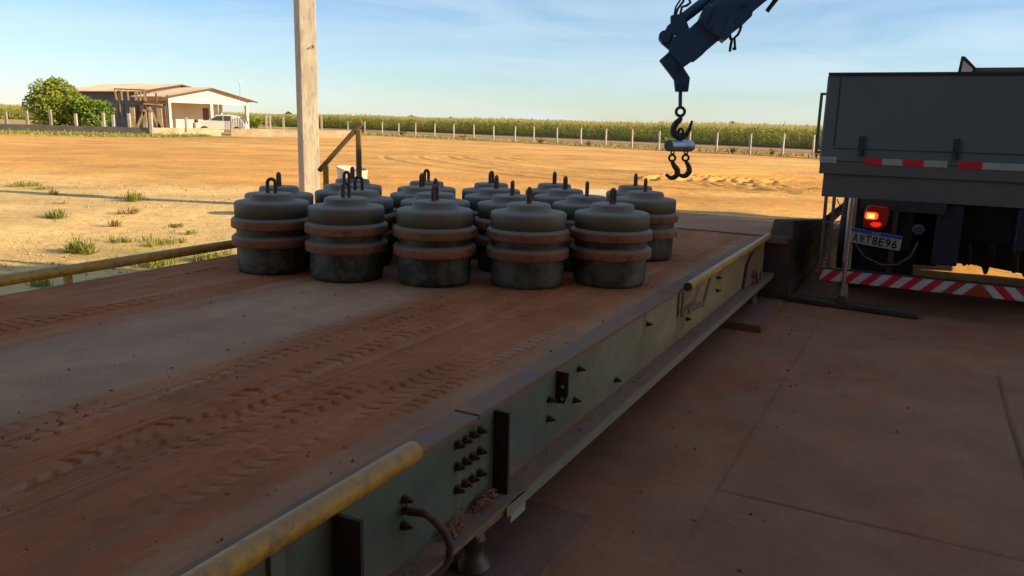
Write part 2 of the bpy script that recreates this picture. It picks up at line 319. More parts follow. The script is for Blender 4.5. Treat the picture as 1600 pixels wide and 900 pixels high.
# concrete floor of slabs beside the weighbridge
ms = mat('dirty_concrete_floor', (.215, .140, .098), .85, col2=(.235, .120, .078), nscale=.9, c3=(.17, .115, .085), s3=5, bump=.003, bscale=25, lo=.4, hi=.7)
mb = MB(); c4 = [(-4.6, -6), (4.6, -6), (4.6, 9), (-4.6, 9)]
mb.add([DC(x, y, -.14) for x, y in c4]+[DC(x, y, -.022) for x, y in c4], [(4, 5, 6, 7), (0, 1, 5, 4), (1, 2, 6, 5), (2, 3, 7, 6), (3, 0, 4, 7)])
tag(mb.build('concrete_base', ms), kind='structure')
fx = np.concatenate([np.arange(-4.6, -1.6, .1), np.arange(-1.6, 2.6, .011), np.arange(2.6, 4.61, .04)]); fy = np.concatenate([np.arange(-6, .9, .25), np.arange(.9, 7.2, .011), np.arange(7.2, 9.01, .04)])
gx, gy = np.meshgrid(fx, fy)
hz = .0022*fbm(gx*1.3, gy*1.3, 5, 21)+.0009*fbm(gx*14, gy*14, 3, 25); crk = np.zeros_like(gx)
def groove(d, w, dep, m_=1):
    global hz, crk
    g_ = np.exp(-(d/w)**2)*m_; hz -= dep*g_; crk = np.maximum(crk, g_*np.minimum(dep/.006, 1))
wob = .010*fbm(gx*2.2, gy*2.2, 4, 26)
groove(gy-3.154+wob, .006, .008*1, sstep(gx, -.75, -.55)*(.5+.8*np.clip(.5+vnoise(gx*3, gy*3, 27), 0, 1)))
groove(gx+.634+wob*.8, .005, .003, sstep(gy, 3.1, 3.2)*(1-sstep(gy, 6.2, 6.8)))
groove(gx-.548+wob*1.2, .012, .010, sstep(gy, 3.2, 3.9)*(1-sstep(gy, 5.6, 5.9))*(.55+.8*np.clip(.5+vnoise(gx*4, gy*4, 28), 0, 1)))
groove(gy-.35+wob, .008, .006); groove(gx-2.2+wob, .008, .006); groove(gy-5.95+wob, .007, .004, sstep(gx, .5, .7))
groove(gx+.634+wob, .008, .006, (1-sstep(gy, 3.1, 3.16))*.25)
step = -.004*sstep(gx+.634+wob*.8, .006, -.006)*(gy > 3.1); hz += step*0 - .003*(gx < -.634+0*wob)*(gy > 3.154)
# loose red dirt lying on the slabs beside the beam
film = np.clip(.55-np.abs(gx+.93+.25*fbm(gx*.8, gy*.8, 3, 90))/.55, 0, 1)+np.clip(1.6*fbm(gx*1.1, gy*.9, 5, 91)-.15, 0, .8)
film = np.clip(film*(.7+1.6*fbm(gx*7, gy*4, 4, 92)), 0, 1); hz += .0035*film*(1+.8*vnoise(gx*30, gy*30, 93))
cs_, cr_ = np.array([.32, .155, .073]), np.array([.34, .11, .04])
Cf = cs_*(1-film[..., None]*.85)+cr_*film[..., None]*.85; Cf = Cf*(1+.28*fbm(gx*3, gy*3, 5, 94)[..., None])
Cf = Cf*(1-.55*crk[..., None]); 
wx = gx*E_.x+gy*D_.x; wy = gx*E_.y+gy*D_.y
mfl = mat('floor_dirt', (1, 1, 1), .9, col2=(.88, .86, .84), nscale=5, c3=(1.12, 1.1, 1.06), s3=30, bump=.0012, bscale=90, attr='zone')
tag(grid_mesh('concrete_floor', wx, wy, hz-.001, mfl, np.concatenate([np.clip(Cf, .01, .9), np.ones(gx.shape+(1,))], -1)), kind='structure')
# rubble and pads
def dirt_clods(name, spots, m, kind, par=None, seed=1, smin=.006, smax=.02):
    r = random.Random(seed); mb = MB()
    for (x, y, z) in spots:
        s = smin*(smax/smin)**(r.random()**2.2)
        vs = []
        for a, b, c in [(1,0,0),(-1,0,0),(0,1,0),(0,-1,0),(0,0,1),(0,0,-1)]:
            k = s*(.6+.8*r.random()); vs.append((x+a*k, y+b*k, z+c*k*.7+s*.2))
        mb.add(vs, [(0,2,4),(2,1,4),(1,3,4),(3,0,4),(2,0,5),(1,2,5),(3,1,5),(0,3,5)])
    return tag(mb.build(name, m, par), kind=kind)
r_ = random.Random(4)
pts = []
for k in range(170):
    p = DC(r_.uniform(-1.1, 2.2) if k % 2 else -1.05+abs(r_.gauss(0, .3)), r_.uniform(1.3, 6.8), .002); pts.append(tuple(p))
o = dirt_clods('floor_gravel', pts, mat('dirt_crumbs_floor', (.30, .15, .085), .95), 'stuff', seed=9, smin=.003, smax=.013); tag(o, 'small loose dirt crumbs scattered over the brown concrete floor', 'gravel')

# ------------------------------------------------------------------ weighbridge
WB = empty('weighbridge', (0, 0, 0), RZ, 'long low steel truck scale platform with teal side beam and red dirt on top', 'truck scale')
mb = MB(); mb.box(-4.215, -1.315, -1.5, 7.285, .44, .545); mb.build('deck', 'beam', WB)
LX, LY = np.meshgrid(np.arange(-4.21, -1.305, .0075), np.arange(.6, 7.29, .0075))
dirt = .0045*np.exp(-((LX+3.72)/.42)**4)+.0055*np.exp(-((LX+1.85)/.42)**4)
H_ = .550+dirt+.0012*fbm(LX*3, LY*1.2, 4, 30)+.0006*vnoise(LX*40, LY*40, 33)
lines = np.zeros_like(LX)
for k in range(26):
    c = rs_.choice([-3.75, -1.85])+rs_.gauss(0, .24); lines += (-np.exp(-((LX-c-.02*np.sin(LY*.7+k))/.007)**2)+.6*np.exp(-((LX-c-.018-.02*np.sin(LY*.7+k))/.007)**2))*rs_.uniform(.3, 1)*np.clip(.6+1.5*vnoise(LX*0+k, LY*.6, 40+k), 0, 1)
H_ += .0036*lines
def tread(cx, w, per, dep, slant, seed):
    global H_
    u = (LX-cx)/w; ph = (LY+slant*np.abs(u)*w)/per
    lug = (np.mod(ph, 1) < .27).astype(float)*(np.abs(u) < .5)*(np.abs(u) > .07)
    amp = np.clip(.35+2.2*vnoise(LX*1.2, LY*1.4, seed), 0, 1)
    H_ += -dep*lug*amp+dep*.45*((np.abs(np.abs(u)-.54) < .05))*amp
brk = np.clip(.65+1.9*vnoise(LX*16, LY*11, 57)+1.2*vnoise(LX*5, LY*4, 58), 0, 1)
_H0 = H_.copy()
tread(-3.50, .085, .062, .012, .6, 51); H_ = _H0+(H_-_H0)*(.7+.3*brk); _H0 = H_.copy()
for cx_, w_, pr_, dp_, sl_2, sd_ in [(-3.62, .06, .055, .005, .5, 52), (-3.86, .09, .07, .006, -.5, 59), (-4.02, .08, .06, .005, .6, 61), (-2.38, .07, .058, .007, .5, 53), (-2.24, .09, .064, .011, .6, 54), (-2.12, .085, .055, .010, -.5, 55), (-1.99, .10, .062, .009, .5, 56), (-1.86, .10, .057, .009, -.6, 65), (-1.72, .11, .066, .008, .5, 66), (-1.57, .10, .060, .007, -.5, 67), (-1.45, .07, .055, .004, .5, 68)]:
    tread(cx_, w_, pr_, dp_, sl_2, sd_)
H_ = _H0+(H_-_H0)*brk*1.7
lump = np.clip(fbm(LX*22, LY*13, 3, 71)-.12, 0, 1)*np.clip(.4+1.6*fbm(LX*3, LY*2, 3, 73), 0, 1)*(np.exp(-((LX+3.75)/.5)**4)+np.exp(-((LX+1.82)/.55)**4))
H_ += .018*lump; H_ = np.maximum(H_, .5464)
red_ = np.array([.42, .135, .040]); pk = np.array([.45, .27, .145]); edg = np.array([.40, .20, .095])
wv = .10*fbm(LX*1.5, LY*.7, 4, 60)
t1 = np.exp(-((LX+3.75+wv)/.55)**6); t2 = np.exp(-((LX+1.80+wv)/.58)**6)
streak = fbm(LX*14, LY*.9, 4, 62)
mixr = np.clip((t1*.95+t2*1.1)*(1.0+1.0*streak)+.10+.18*fbm(LX*2, LY*2, 4, 63), 0, 1)[..., None]
Cd = pk*(1-mixr)+red_*mixr
ew = sstep(LX, -1.46, -1.33)[..., None]; Cd = Cd*(1-ew)+edg*ew
Cd = Cd*(1+.30*fbm(LX*6, LY*3, 4, 64)[..., None])
grid_mesh('dirt_layer', LX, LY, H_, mat('deck_dirt', (1, 1, 1), .92, col2=(.86, .84, .82), nscale=8, c3=(1.12, 1.1, 1.08), s3=50, bump=.0015, bscale=130, attr='zone'), np.concatenate([np.clip(Cd, .02, .9), np.ones(LX.shape+(1,))], -1), WB)
mb = MB()
for a, b in [(-1.5, 2.125), (2.133, 4.4), (4.404, 7.285)]: mb.box(-1.312, -1.214, a, b, .538, .552+(.004 if a > 0 else 0))
mb.build('edge_strip', 'edge', WB, bevel=.002)
mb = MB(); mb.box(-1.232, -1.2185, -1.5, 7.25, .24, .536); mb.box(-4.205, -4.19, -1.5, 7.25, .22, .536); mb.build('inner_web', 'beam', WB)
wa, wz = np.meshgrid(np.arange(-1.5, 7.251, .012), np.linspace(.239, .537, 40))
bounce_mix = sstep(wa+.5*fbm(wa*1.2, wz*3, 3, 101), 2.5, 4.6)[..., None]; nn = fbm(wa*2.2, wz*7, 5, 102)
C1 = np.array([.115, .155, .110])*(1-bounce_mix)+np.array([.40, .32, .16])*bounce_mix; C1 = C1*(1+.35*nn[..., None])  # cream on the far half paints warm bounce light into the web colour
low = (np.exp(-(wz-.239)/.035)*np.clip(.6+1.2*fbm(wa*5, wz*5, 3, 103), 0, 1.2)); top_ = np.exp(-(.537-wz)/.012)*.5
rs = np.clip(2.6*(fbm(wa*9, wz*2.2, 4, 104)-.28), 0, 1)*.8; sc2 = np.clip(3*(fbm(wa*26, wz*26, 3, 105)-.42), 0, 1)
for (ba, bz) in [(a_, z_) for z_ in (.502, .427, .35) for a_ in (1.994, 2.04, 2.086, 2.136)]+[(1.706, .44), (1.702, .36), (2.683, .438), (2.684, .357), (2.945, .354), (4.7, .338), (5.447, .477), (5.457, .384)]:
    rs = np.maximum(rs, np.exp(-((wa-ba-.003)/.009)**2)*np.exp(-np.clip(bz-wz, 0, 1)/.045)*(wz < bz+.012)*.85)
mixd = lambda C_, c_, w_: C_+(np.array(c_)-C_)*np.clip(w_, 0, 1)[..., None]
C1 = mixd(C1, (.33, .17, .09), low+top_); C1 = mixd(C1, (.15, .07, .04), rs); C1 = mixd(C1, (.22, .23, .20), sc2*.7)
wx_ = np.full_like(wa, -1.217)+.0012*fbm(wa*1.5, wz*4, 3, 106)
grid_mesh('side_beam', wx_, wa, wz, mat('beam_face_bounce_paint', (1, 1, 1), .55, col2=(.85, .86, .84), nscale=12, bump=.0006, bscale=90, attr='zone'), np.concatenate([np.clip(C1, .01, .9), np.ones(wa.shape+(1,))], -1), WB)
mb = MB(); mb.box(-1.30, -1.125, -1.5, 7.25, .222, .238); mb.build('beam_flange', 'beamdirt', WB, bevel=.003)
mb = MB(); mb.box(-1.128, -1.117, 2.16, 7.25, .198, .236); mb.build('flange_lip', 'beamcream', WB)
mb = MB(); mb.box(-4.15, -1.35, -1.5, 7.25, .30, .44);
for k in range(10): mb.box(-4.15, -1.3, -1.2+k*.9, -1.1+k*.9, .20, .30)
mb.build('underframe', 'dark', WB)
for a, pr in [(2.238, .058), (1.40, .09), (.95, .08)]:
    mb = MB(); mb.box(-1.2165, -1.217+pr, a, a+.012, .239, .536); mb.build('stiffener', 'dark', WB)  # near-black colour stands in for shade on faces turned from the light
mb = MB(); mb.box(-1.2165, -1.205, 1.18, 1.225, .239, .536); mb.build('stiffener', 'beam', WB)
mb = MB(); mb.prism([(-1.2165, .535), (-1.165, .535), (-1.165, .44), (-1.18, .405), (-1.2165, .40)], lambda a, b, c: (a, 2.755+c, b), .008); br = mb.build('bracket', 'dark', WB)
for z in (.475, .425): mb = MB(); mb.tube([(-1.187, 2.749, z), (-1.187, 2.7505, z)], .008, 12, False); mb.add([(-1.187+.008*math.cos(k*PI/6), 2.749, z+.008*math.sin(k*PI/6)) for k in range(12)], [tuple(range(12))]); mb.build('hole', 'greenwhite', br)
mb = MB(); mb.box(-1.15, -1.118, 2.19, 2.30, .165, .236); mb.build('white_tab', 'greenwhite', WB)
def bolt(a, z, s=1):
    m1 = MB(); x0 = -1.2165; r = .011*s
    hexa = lambda r, x: [(x, a+r*math.cos(k*PI/3), z+r*math.sin(k*PI/3)) for k in range(6)]
    m1.add(hexa(r*1.5, x0)+hexa(r*1.5, x0+.004), [(0,1,2,3,4,5), tuple(range(6, 12))[::-1]]+[(i, (i+1) % 6, 6+(i+1) % 6, 6+i) for i in range(6)])
    m1.add(hexa(r*1.15, x0+.0045)+hexa(r*1.15, x0+.018), [tuple(range(6, 12))]+[(i, (i+1) % 6, 6+(i+1) % 6, 6+i) for i in range(6)])
    m1.tube([(x0+.018, a, z), (x0+.032, a, z)], r*.6, 8)
    m1.build('bolt', 'rust', WB)
for z in (.502, .427, .35):
    for a in (1.994, 2.040, 2.086, 2.136): bolt(a, z+random.uniform(-.002, .002))
for a, z in [(1.706, .44), (1.709, .406), (1.702, .36), (2.683, .438), (2.684, .357), (2.945, .354), (2.976, .484), (5.447, .477), (5.457, .384), (4.70, .338), (3.45, .30), (3.9, .48), (1.08, .42)]: bolt(a, z, .9)
# dirt heaps on the flange
r_ = random.Random(3); pts = []
for k in range(500):
    a = r_.choice([1.93, 2.13]); pts.append((-1.2+abs(r_.gauss(0, .016)), a+r_.gauss(0, .035), .242+abs(r_.gauss(0, .012))))
for k in range(160): pts.append((r_.uniform(-1.212, -1.16), r_.uniform(.5, 7.2), .239))
o = dirt_clods('flange_dirt', pts, mat('dry_mud', (.34, .18, .10), .95), 'stuff', WB, 12, .003, .010)
# yellow guard pipes
mb = MB(); mb.tube([(-1.175, -.9, .598), (-1.175, 1.66, .598), (-1.175, 1.70, .598), (-1.175, 1.712, .598)], [.031, .031, .029, .018], 18)
mb.build('guard_pipe', 'yellow', WB)
mb = MB(); mb.box(-1.215, -1.15, 1.0, 1.05, .50, .575); mb.build('pipe_bracket', 'yellow', WB)
mb = MB(); mb.tube([(-1.18, 4.545, .572), (-1.18, 7.2, .572), (-1.18, 7.215, .572)], [.027, .027, .02], 16)
gp = mb.build('guard_pipe', 'yellow', WB)
mb = MB(); mb.tube([(-1.18, 4.541, .572), (-1.18, 4.544, .572)], .026, 16); mb.build('end_cap', 'rust', gp)
mb = MB(); mb.bar((-1.19, 4.50, .55), (-1.19, 4.50, .40), .012, .05, up=(0, 1, 0)); mb.bar((-1.16, 4.52, .43), (-1.16, 4.86, .415), .012, .028); mb.bar((-1.16, 4.86, .40), (-1.16, 5.01, .55), .012, .03)
mb.build('pipe_bracket', 'beamdirt', WB)
mb = MB(); mb.tube([(-4.25, -1, .618), (-4.25, 7.2, .618)], .031, 16); mb.build('guard_pipe', 'yellow', WB)
for a in (1.1, 2.72, 4.4, 6.0):
    mb = MB(); mb.box(-4.262, -4.238, a-.02, a+.02, .28, .59); mb.box(-4.25, -4.19, a-.02, a+.02, .28, .31); mb.build('pipe_post', 'yellow', WB)
# load cell stands, cables
for a in (2.07, 6.72):
    mb = MB()
    mb.box(-1.33, -1.13, a-.09, a+.09, .205, .221); mb.box(-1.26, -1.15, a-.05, a+.05, .188, .205)
    mb.build('load_cell_plate', 'beamdirt', WB)
    mb = MB(); mb.lathe([(.0, .03), (.055, .03), (.055, .058), (.045, .062), (.045, .075), (.034, .08), (.033, .135), (.039, .14), (.039, .155), (.032, .16), (.032, .19), (0, .19)], 24, (-1.19, a, 0)); mb.build('load_cell', 'steelgrey', WB)
mb = MB(); mb.tube([(-1.20, 1.706, .406), (-1.14, 1.70, .42), (-1.12, 1.72, .395), (-1.115, 1.765, .34), (-1.115, 1.80, .275), (-1.12, 1.80, .23), (-1.13, 1.77, .205), (-1.17, 1.72, .20)], .0125, 10); mb.build('cable', 'cable', WB)
mb = MB(); mb.tube([(-1.16, 1.80, .19), (-1.16, 1.66, .19)], .02, 12); mb.build('junction', 'steelgrey', WB)
mb = MB(); mb.torus((-1.15, 6.72, .27), (1, 0, .1), .075, .011, 22, 8); mb.build('cable', 'beamdirt', WB)
mb = MB(); mb.prism([(6.35, .24), (6.42, .42), (6.62, .50), (6.8, .48), (6.86, .24)], lambda a, b, c: (-1.195+c, a, b), .02); mb.build('end_plate', 'beamdirt', WB, bevel=.006)
mb = MB(); mb.tube([(-1.185, 6.60, .33), (-1.135, 6.60, .33)], .04, 14); mb.build('junction', 'beamdirt', WB, bevel=.01)
# pads under the load cells
mpad = mat('pad_concrete', (.22, .125, .08), .95, col2=(.26, .12, .07), nscale=4, c3=(.15, .10, .075), s3=14, bump=.006, bscale=40)
for (a0, a1, lb, h) in [(.9, 2.604, 'broken edged concrete pad under the near load cell', .04), (5.95, 6.95, 'dark edged concrete pad under the far load cell beside the ramp', .055)]:
    mb = MB(); n = 26; top = []
    r_ = random.Random(int(a0*10)+2)
    edge = [(-1.9, a0)]+[(-.966+r_.uniform(-.007, .004), a0+(a1-a0)*k/n) for k in range(n+1)]+[(-.966-.94*k/14, a1+r_.uniform(-.01, .006)) for k in range(1, 15)]
    m_ = len(edge); vs = [(x, y, -.02) for x, y in edge]+[(x-.008, y-.004, h+r_.uniform(-.003, .003)) for x, y in edge]
    mb.add(vs, [tuple(range(m_, 2*m_))]+[(i, (i+1) % m_, m_+(i+1) % m_, m_+i) for i in range(m_)])
    p = empty('concrete_pad', (0, 0, 0), RZ, lb, 'concrete pad'); mb.build('slab', mpad, p)

# end ramp
RP = empty('access_ramp', (0, 0, 0), RZ, 'sloping dirt covered concrete ramp with dark side wall at platform end', 'ramp')
def rz_(a): return .55-.0825*(a-7.3)
mb = MB(); e1 = 13.6
mb.add([(-4.3, 7.295, -.1), (-1.0, 7.295, -.1), (-1.0, e1, -.1), (-4.3, e1, -.1), (-4.3, 7.295, .545), (-1.0, 7.295, .545), (-1.0, e1, rz_(e1)), (-4.3, e1, rz_(e1))],
       [(3, 2, 1, 0), (4, 5, 6, 7), (0, 1, 5, 4), (1, 2, 6, 5), (2, 3, 7, 6), (3, 0, 4, 7)])
mwall = mat('dirty_block_wall', (.085, .062, .05), .95, col2=(.13, .08, .055), nscale=2.5, c3=(.05, .042, .038), s3=9, bump=.006, bscale=18)
mb.build('ramp_body', mwall, RP)
mb = MB()
for k in range(3): mb.box(-1.0, -.985-.008*(k % 2), 7.295+.01*k, 9.6+1.2*k, .02+.175*k, .185+.175*k-.012)
mb.build('wall_block', mwall, RP, bevel=.006)
mb = MB(); mb.add([(-1.20, 7.29, .54), (-.99, 7.29, .54), (-.99, 10.8, rz_(10.8)-.02), (-1.20, 10.8, rz_(10.8)-.02), (-1.17, 7.32, .715), (-1.0, 7.32, .715), (-1.0, 10.8, rz_(10.8)+.13), (-1.17, 10.8, rz_(10.8)+.13)],
       [(3, 2, 1, 0), (4, 5, 6, 7), (0, 1, 5, 4), (1, 2, 6, 5), (2, 3, 7, 6), (3, 0, 4, 7)])
mb.build('kerb', mat('dirty_kerb', (.20, .13, .085), .9, col2=(.12, .085, .06), nscale=5, bump=.005, bscale=25), RP, bevel=.012)
RXx, RYy = np.meshgrid(np.arange(-4.28, -1.195, .02), np.arange(7.30, 13.6, .02))
rh = rz_(RYy)+.003+.004*fbm(RXx*3, RYy*1.2, 4, 70)
for k in range(30):
    c = rs_.uniform(-4.1, -1.3); rh += .0035*(-np.exp(-((RXx-c-.10*np.sin(RYy*.9+k))/.02)**2)+.5*np.exp(-((RXx-c-.05-.10*np.sin(RYy*.9+k))/.02)**2))*rs_.uniform(.3, 1)
mr = np.clip(.45+1.0*fbm(RXx*3, RYy*.6, 4, 72), 0, 1)[..., None]
Cr = np.array([.46, .22, .095])*(1-mr)+np.array([.40, .15, .055])*mr
grid_mesh('dirt_layer', RXx, RYy, rh, bpy.data.materials['deck_dirt'], np.concatenate([Cr, np.ones(RXx.shape+(1,))], -1), RP)
mb = MB(); mb.box(-4.2, -1.03, 7.278, 7.298, .50, .5665); mb.build('joint_strip', 'edge', RP)

# ------------------------------------------------------------------ calibration weights
def make_weight():
    r = empty('calibration_weight', (0, 0, 0), 0, 'x', 'weight', 'green calibration weights standing on the weighbridge')
    mb = MB(); mb.lathe([(0, .0), (.190, .0), (.202, .003), (.211, .010), (.216, .024), (.218, .05), (.2195, .168), (.219, .174)], 48); mb.build('lower_body', 'wdark', r)
    mb = MB(); mb.lathe([(.2185, .173), (.2185, .30)], 48); mb.build('middle_band', 'wdark', r)
    mb = MB(); mb.lathe([(.219, .338), (.223, .341), (.225, .34), (.2265, .418), (.2235, .43), (.214, .436), (.165, .441), (.142, .444), (.134, .450), (.130, .474), (.126, .481), (.118, .484), (.05, .485), (0, .485)], 48); mb.build('upper_body', 'wpaint', r)
    for z, nm in ((.170, 'lower_ring'), (.277, 'upper_ring')):
        mb = MB(); mb.lathe([(.219, z-.001), (.240, z), (.2455, z+.002), (.248, z+.006), (.248, z+.044), (.2475, z+.048), (.2465, z+.0495)], 48); ri = mb.build(nm, 'orange', r)
        mb = MB(); mb.lathe([(.2465, z+.0495), (.242, z+.055), (.230, z+.064), (.219, z+.068)], 48); mb.build('ring_bevel', 'wpaint', ri)
    mb = MB(); R = .0235; zz = .485+.062
    mb.tube([(R, 0, .482)]+[(R, 0, .50), (R, 0, zz)]+[(R*math.cos(a), 0, zz+R*math.sin(a)) for a in (.5, 1.0, PI/2, PI-1.0, PI-.5)]+[(-R, 0, zz), (-R, 0, .50), (-R, 0, .482)], .0115, 10)
    mb.build('lifting_eye', 'eye', r); return r
PW = [(-1.505,4.894,.35,'leftmost in the front row, at the platform edge'),(-1.009,4.73,.9,'second from left in the front row'),(-.47,4.674,1.15,'middle of the front row of five'),(.086,4.663,1.35,'fourth from left in the front row'),(.593,4.752,1.0,'rightmost in the front row, nearest the hanging hooks'),
      (-1.60,5.36,1.6,'directly behind the leftmost front weight, beside the concrete pole'),(-1.038,5.25,.2,'second row, right behind the second front weight'),(-.511,5.15,1.5,'second row, right behind the middle front weight'),(-.015,5.13,1.45,'second row, right behind the fourth front weight'),(.473,5.24,1.55,'second row, behind and left of the rightmost front weight'),(.945,5.72,1.5,'right edge of the group, fully visible on its right side'),
      (-1.205,5.69,.9,'third row, below the brown handrail'),(-.649,5.63,1.3,'third row, middle column'),(-.109,5.62,1.4,'third row, fourth column from left'),(.355,5.72,1.25,'third row, fifth column from left'),(.95,6.23,1.6,'back right corner, just behind the right edge one'),
      (-1.27,6.2,1.5,'back row, in front of the white barrel'),(-.673,6.12,1.0,'back row, middle column'),(-.165,6.12,1.1,'back row, fourth column from left'),(.29,6.22,1.3,'back row, fifth column from left')]
for it in range(60):
    for i in range(len(PW)):
        for j in range(i+1, len(PW)):
            dx = PW[j][0]-PW[i][0]; dy = PW[j][1]-PW[i][1]; L = math.hypot(dx, dy)
            if L < .503:
                k = (.503-L)/L; wi, wj = (.15, .85) if i < 5 <= j else (.5, .5)
                PW[i] = (PW[i][0]-dx*k*wi, PW[i][1]-dy*k*wi, PW[i][2], PW[i][3]); PW[j] = (PW[j][0]+dx*k*wj, PW[j][1]+dy*k*wj, PW[j][2], PW[j][3])
w0 = make_weight()
for i, (x, y, a, lb) in enumerate(PW):
    w = w0 if i == 0 else copy_tree(w0)
    w.location = (x, y, .5515); w.rotation_euler = (0, 0, a); w['label'] = 'green weight with orange rings, '+lb

# clods on the deck
for i, ((lat, al), s, lb) in enumerate([((-2.62, 1.36), .022, 'dark clod of dirt on the pale strip near the left edge of the platform'), ((-2.2, 3.05), .016, 'small dark dirt clod in front of the weights, by the tyre track')]):
    p = DC(lat, al, .551); mb = MB(); r_ = random.Random(i)
    for q in range(4):
        c = (r_.gauss(0, s*.6), r_.gauss(0, s*.3), s*.35); k = s*r_.uniform(.5, .9)
        mb.lathe([(0, -k*.6), (k*.7, -k*.4), (k, 0), (k*.65, k*.5), (0, k*.65)], 9, c)
    tag(mb.build('dirt_clod', 'beamdirt', None, tuple(p), 0), lb, 'dirt clod')
r_ = random.Random(8); pts = []
for k in range(2600):
    lat = r_.choice([-3.62, -2.3, -2.1, -1.9, -1.7, -1.5, -2.7 if k % 4 == 0 else -2.15])+r_.gauss(0, .05 if k % 3 else .25); lat = min(max(lat, -4.1), -1.33); pts.append((lat, r_.uniform(.7, 7.2), .5515))
o = dirt_clods('deck_crumbs', pts, mat('dirt_crumbs', (.30, .11, .045), .95), 'stuff', WB, 15, .0018, .0085)

# ------------------------------------------------------------------ pole, handrail, barrel, block
PO = empty('utility_pole', (-3.50, 13.5, 0), math.radians(35), 'tall square concrete pole standing in sunlight behind the weights', 'pole')
mb = MB(); w1, w2 = .145, .125
mb.add([(-w1, -w2, -.3), (w1, -w2, -.3), (w1, w2, -.3), (-w1, w2, -.3), (-w1, -w2, 9), (w1, -w2, 9), (w1, w2, 9), (-w1, w2, 9)], [(3,2,1,0),(4,5,6,7),(0,1,5,4),(1,2,6,5),(2,3,7,6),(3,0,4,7)])
pm = mb.build('shaft', 'concrete_post', PO, bevel=.015)
mb = MB(); c = Vector((.03, -w2-.006, 2.62)); mb.torus(c+Vector((.035, 0, .015)), (0, 1, 0), .016, .006, 10, 6, (1, 0, 0), PI, -PI/2); mb.bar(c+Vector((-.05, 0, -.02)), c+Vector((.035, 0, .03)), .008, .01); mb.bar(c+Vector((-.05, 0, -.035)), c+Vector((.035, 0, 0)), .008, .01); mb.build('wire_loop', 'rust', pm)
HR = empty('handrail', (0, 0, 0), 0, 'brown painted steel stair handrail behind the weights, right of the pole', 'handrail')
for (x, h, m_) in ((-1.404, 1.405, 'railpaint'), (-1.704, 1.08, 'yellow')):  # low post takes the yellow material to look sunlit
    mb = MB(); mb.bar((x, 7.15, -.05), (x, 7.15, h), .045, .045, up=(0, 1, 0)); mb.build('post', m_, HR, bevel=.006)
mb = MB(); mb.bar((-1.765, 7.15, 1.03), (-1.37, 7.15, 1.468), .04, .04); mb.build('rail', 'railpaint', HR, bevel=.006)
BA = empty('white_barrel', (-2.46, 12, 0), 0, 'white plastic barrel with dented open rim behind the handrail', 'barrel')
mb = MB(); n = 32; vs = []; fs = []
prof = [(.19, 0), (.205, .02), (.215, .3), (.205, .33), (.215, .36), (.22, .60), (.225, .70), (.235, .745), (.235, .77), (.222, .77), (.215, .70), (.205, .4), (0, .38)]
for r, z in prof:
    for k in range(n):
        a = 2*PI*k/n; dn = math.exp(-((a-4.9)/.5)**2)*.05*(z > .6); vs.append(((r-dn)*math.cos(a), (r-dn)*math.sin(a), z+(.03*math.cos(a-2.6) if z > .6 else 0)-dn*.5))
for i in range(len(prof)-1):
    for k in range(n): fs.append((i*n+k, i*n+(k+1) % n, (i+1)*n+(k+1) % n, (i+1)*n+k))
mb.add(vs, fs, True); mb.build('drum', 'barrel', BA)
mb = MB(); mb.torus((0, 0, .60), (0, 0, 1), .224, .008, 32, 6); mb.build('hoop', 'barrel', BA)
mb = MB(); mb.add([(1.0, 16.9, -.05), (2.0, 17.0, -.05), (2.12, 18.2, -.05), (1.1, 18.1, -.05), (1.0, 16.9, .05), (2.0, 17.0, .05), (2.12, 18.2, .05), (1.1, 18.1, .05)], [(4,5,6,7),(0,1,5,4),(1,2,6,5),(2,3,7,6),(3,0,4,7)])
tag(mb.build('concrete_slab', mat('pale_slab', (.78, .68, .42), .9, col2=(.7, .58, .34), nscale=3)), 'pale low concrete slab on the yard behind the weights', 'concrete slab')

# ------------------------------------------------------------------ truck
TR = empty('flatbed_truck', tuple(DC(-.833, 7.237, 0)), RZ, 'grey high sided truck seen from behind, red and white striped bumper bar', 'truck')
# local x right, y forward, z up, left body edge x = 0 -> shifted below
BW = 2.42
mb = MB(); mb.box(0, BW, .0, 5.9, 1.245, 1.95); bd = mb.build('cargo_body', 'truckpaint', TR, bevel=.012)
mb = MB(); mb.box(.005, BW, -.012, .02, 1.9505, 1.972); mb.build('top_rim', 'seam', bd)
mb = MB(); mb.box(.10, .108, -.004, .001, 1.37, 1.93); mb.box(.10, BW-.06, -.004, .001, 1.352, 1.358); mb.build('panel_seam', 'seam', bd)
for x in (.31, 1.0, 1.70):
    mb = MB(); mb.box(x-.012, x+.03, -.022, 0, 1.30, 1.46); mb.tube([(x+.008, -.03, 1.34), (x+.008, -.03, 1.30)], .016, 10); mb.build('hinge', 'seam', bd)
mb = MB(); mb.box(.008, BW, .0, 5.9, 1.14, 1.2449); fb = mb.build('bed_frame', 'skirt', TR, bevel=.006)
mb = MB(); mb.box(.045, BW-.04, .02, 5.8, .945, 1.14); mb.build('skirt_panel', 'skirt', TR, bevel=.004)
mb = MB(); mb.box(.02, .06, 0, .04, .0, 0.01); 
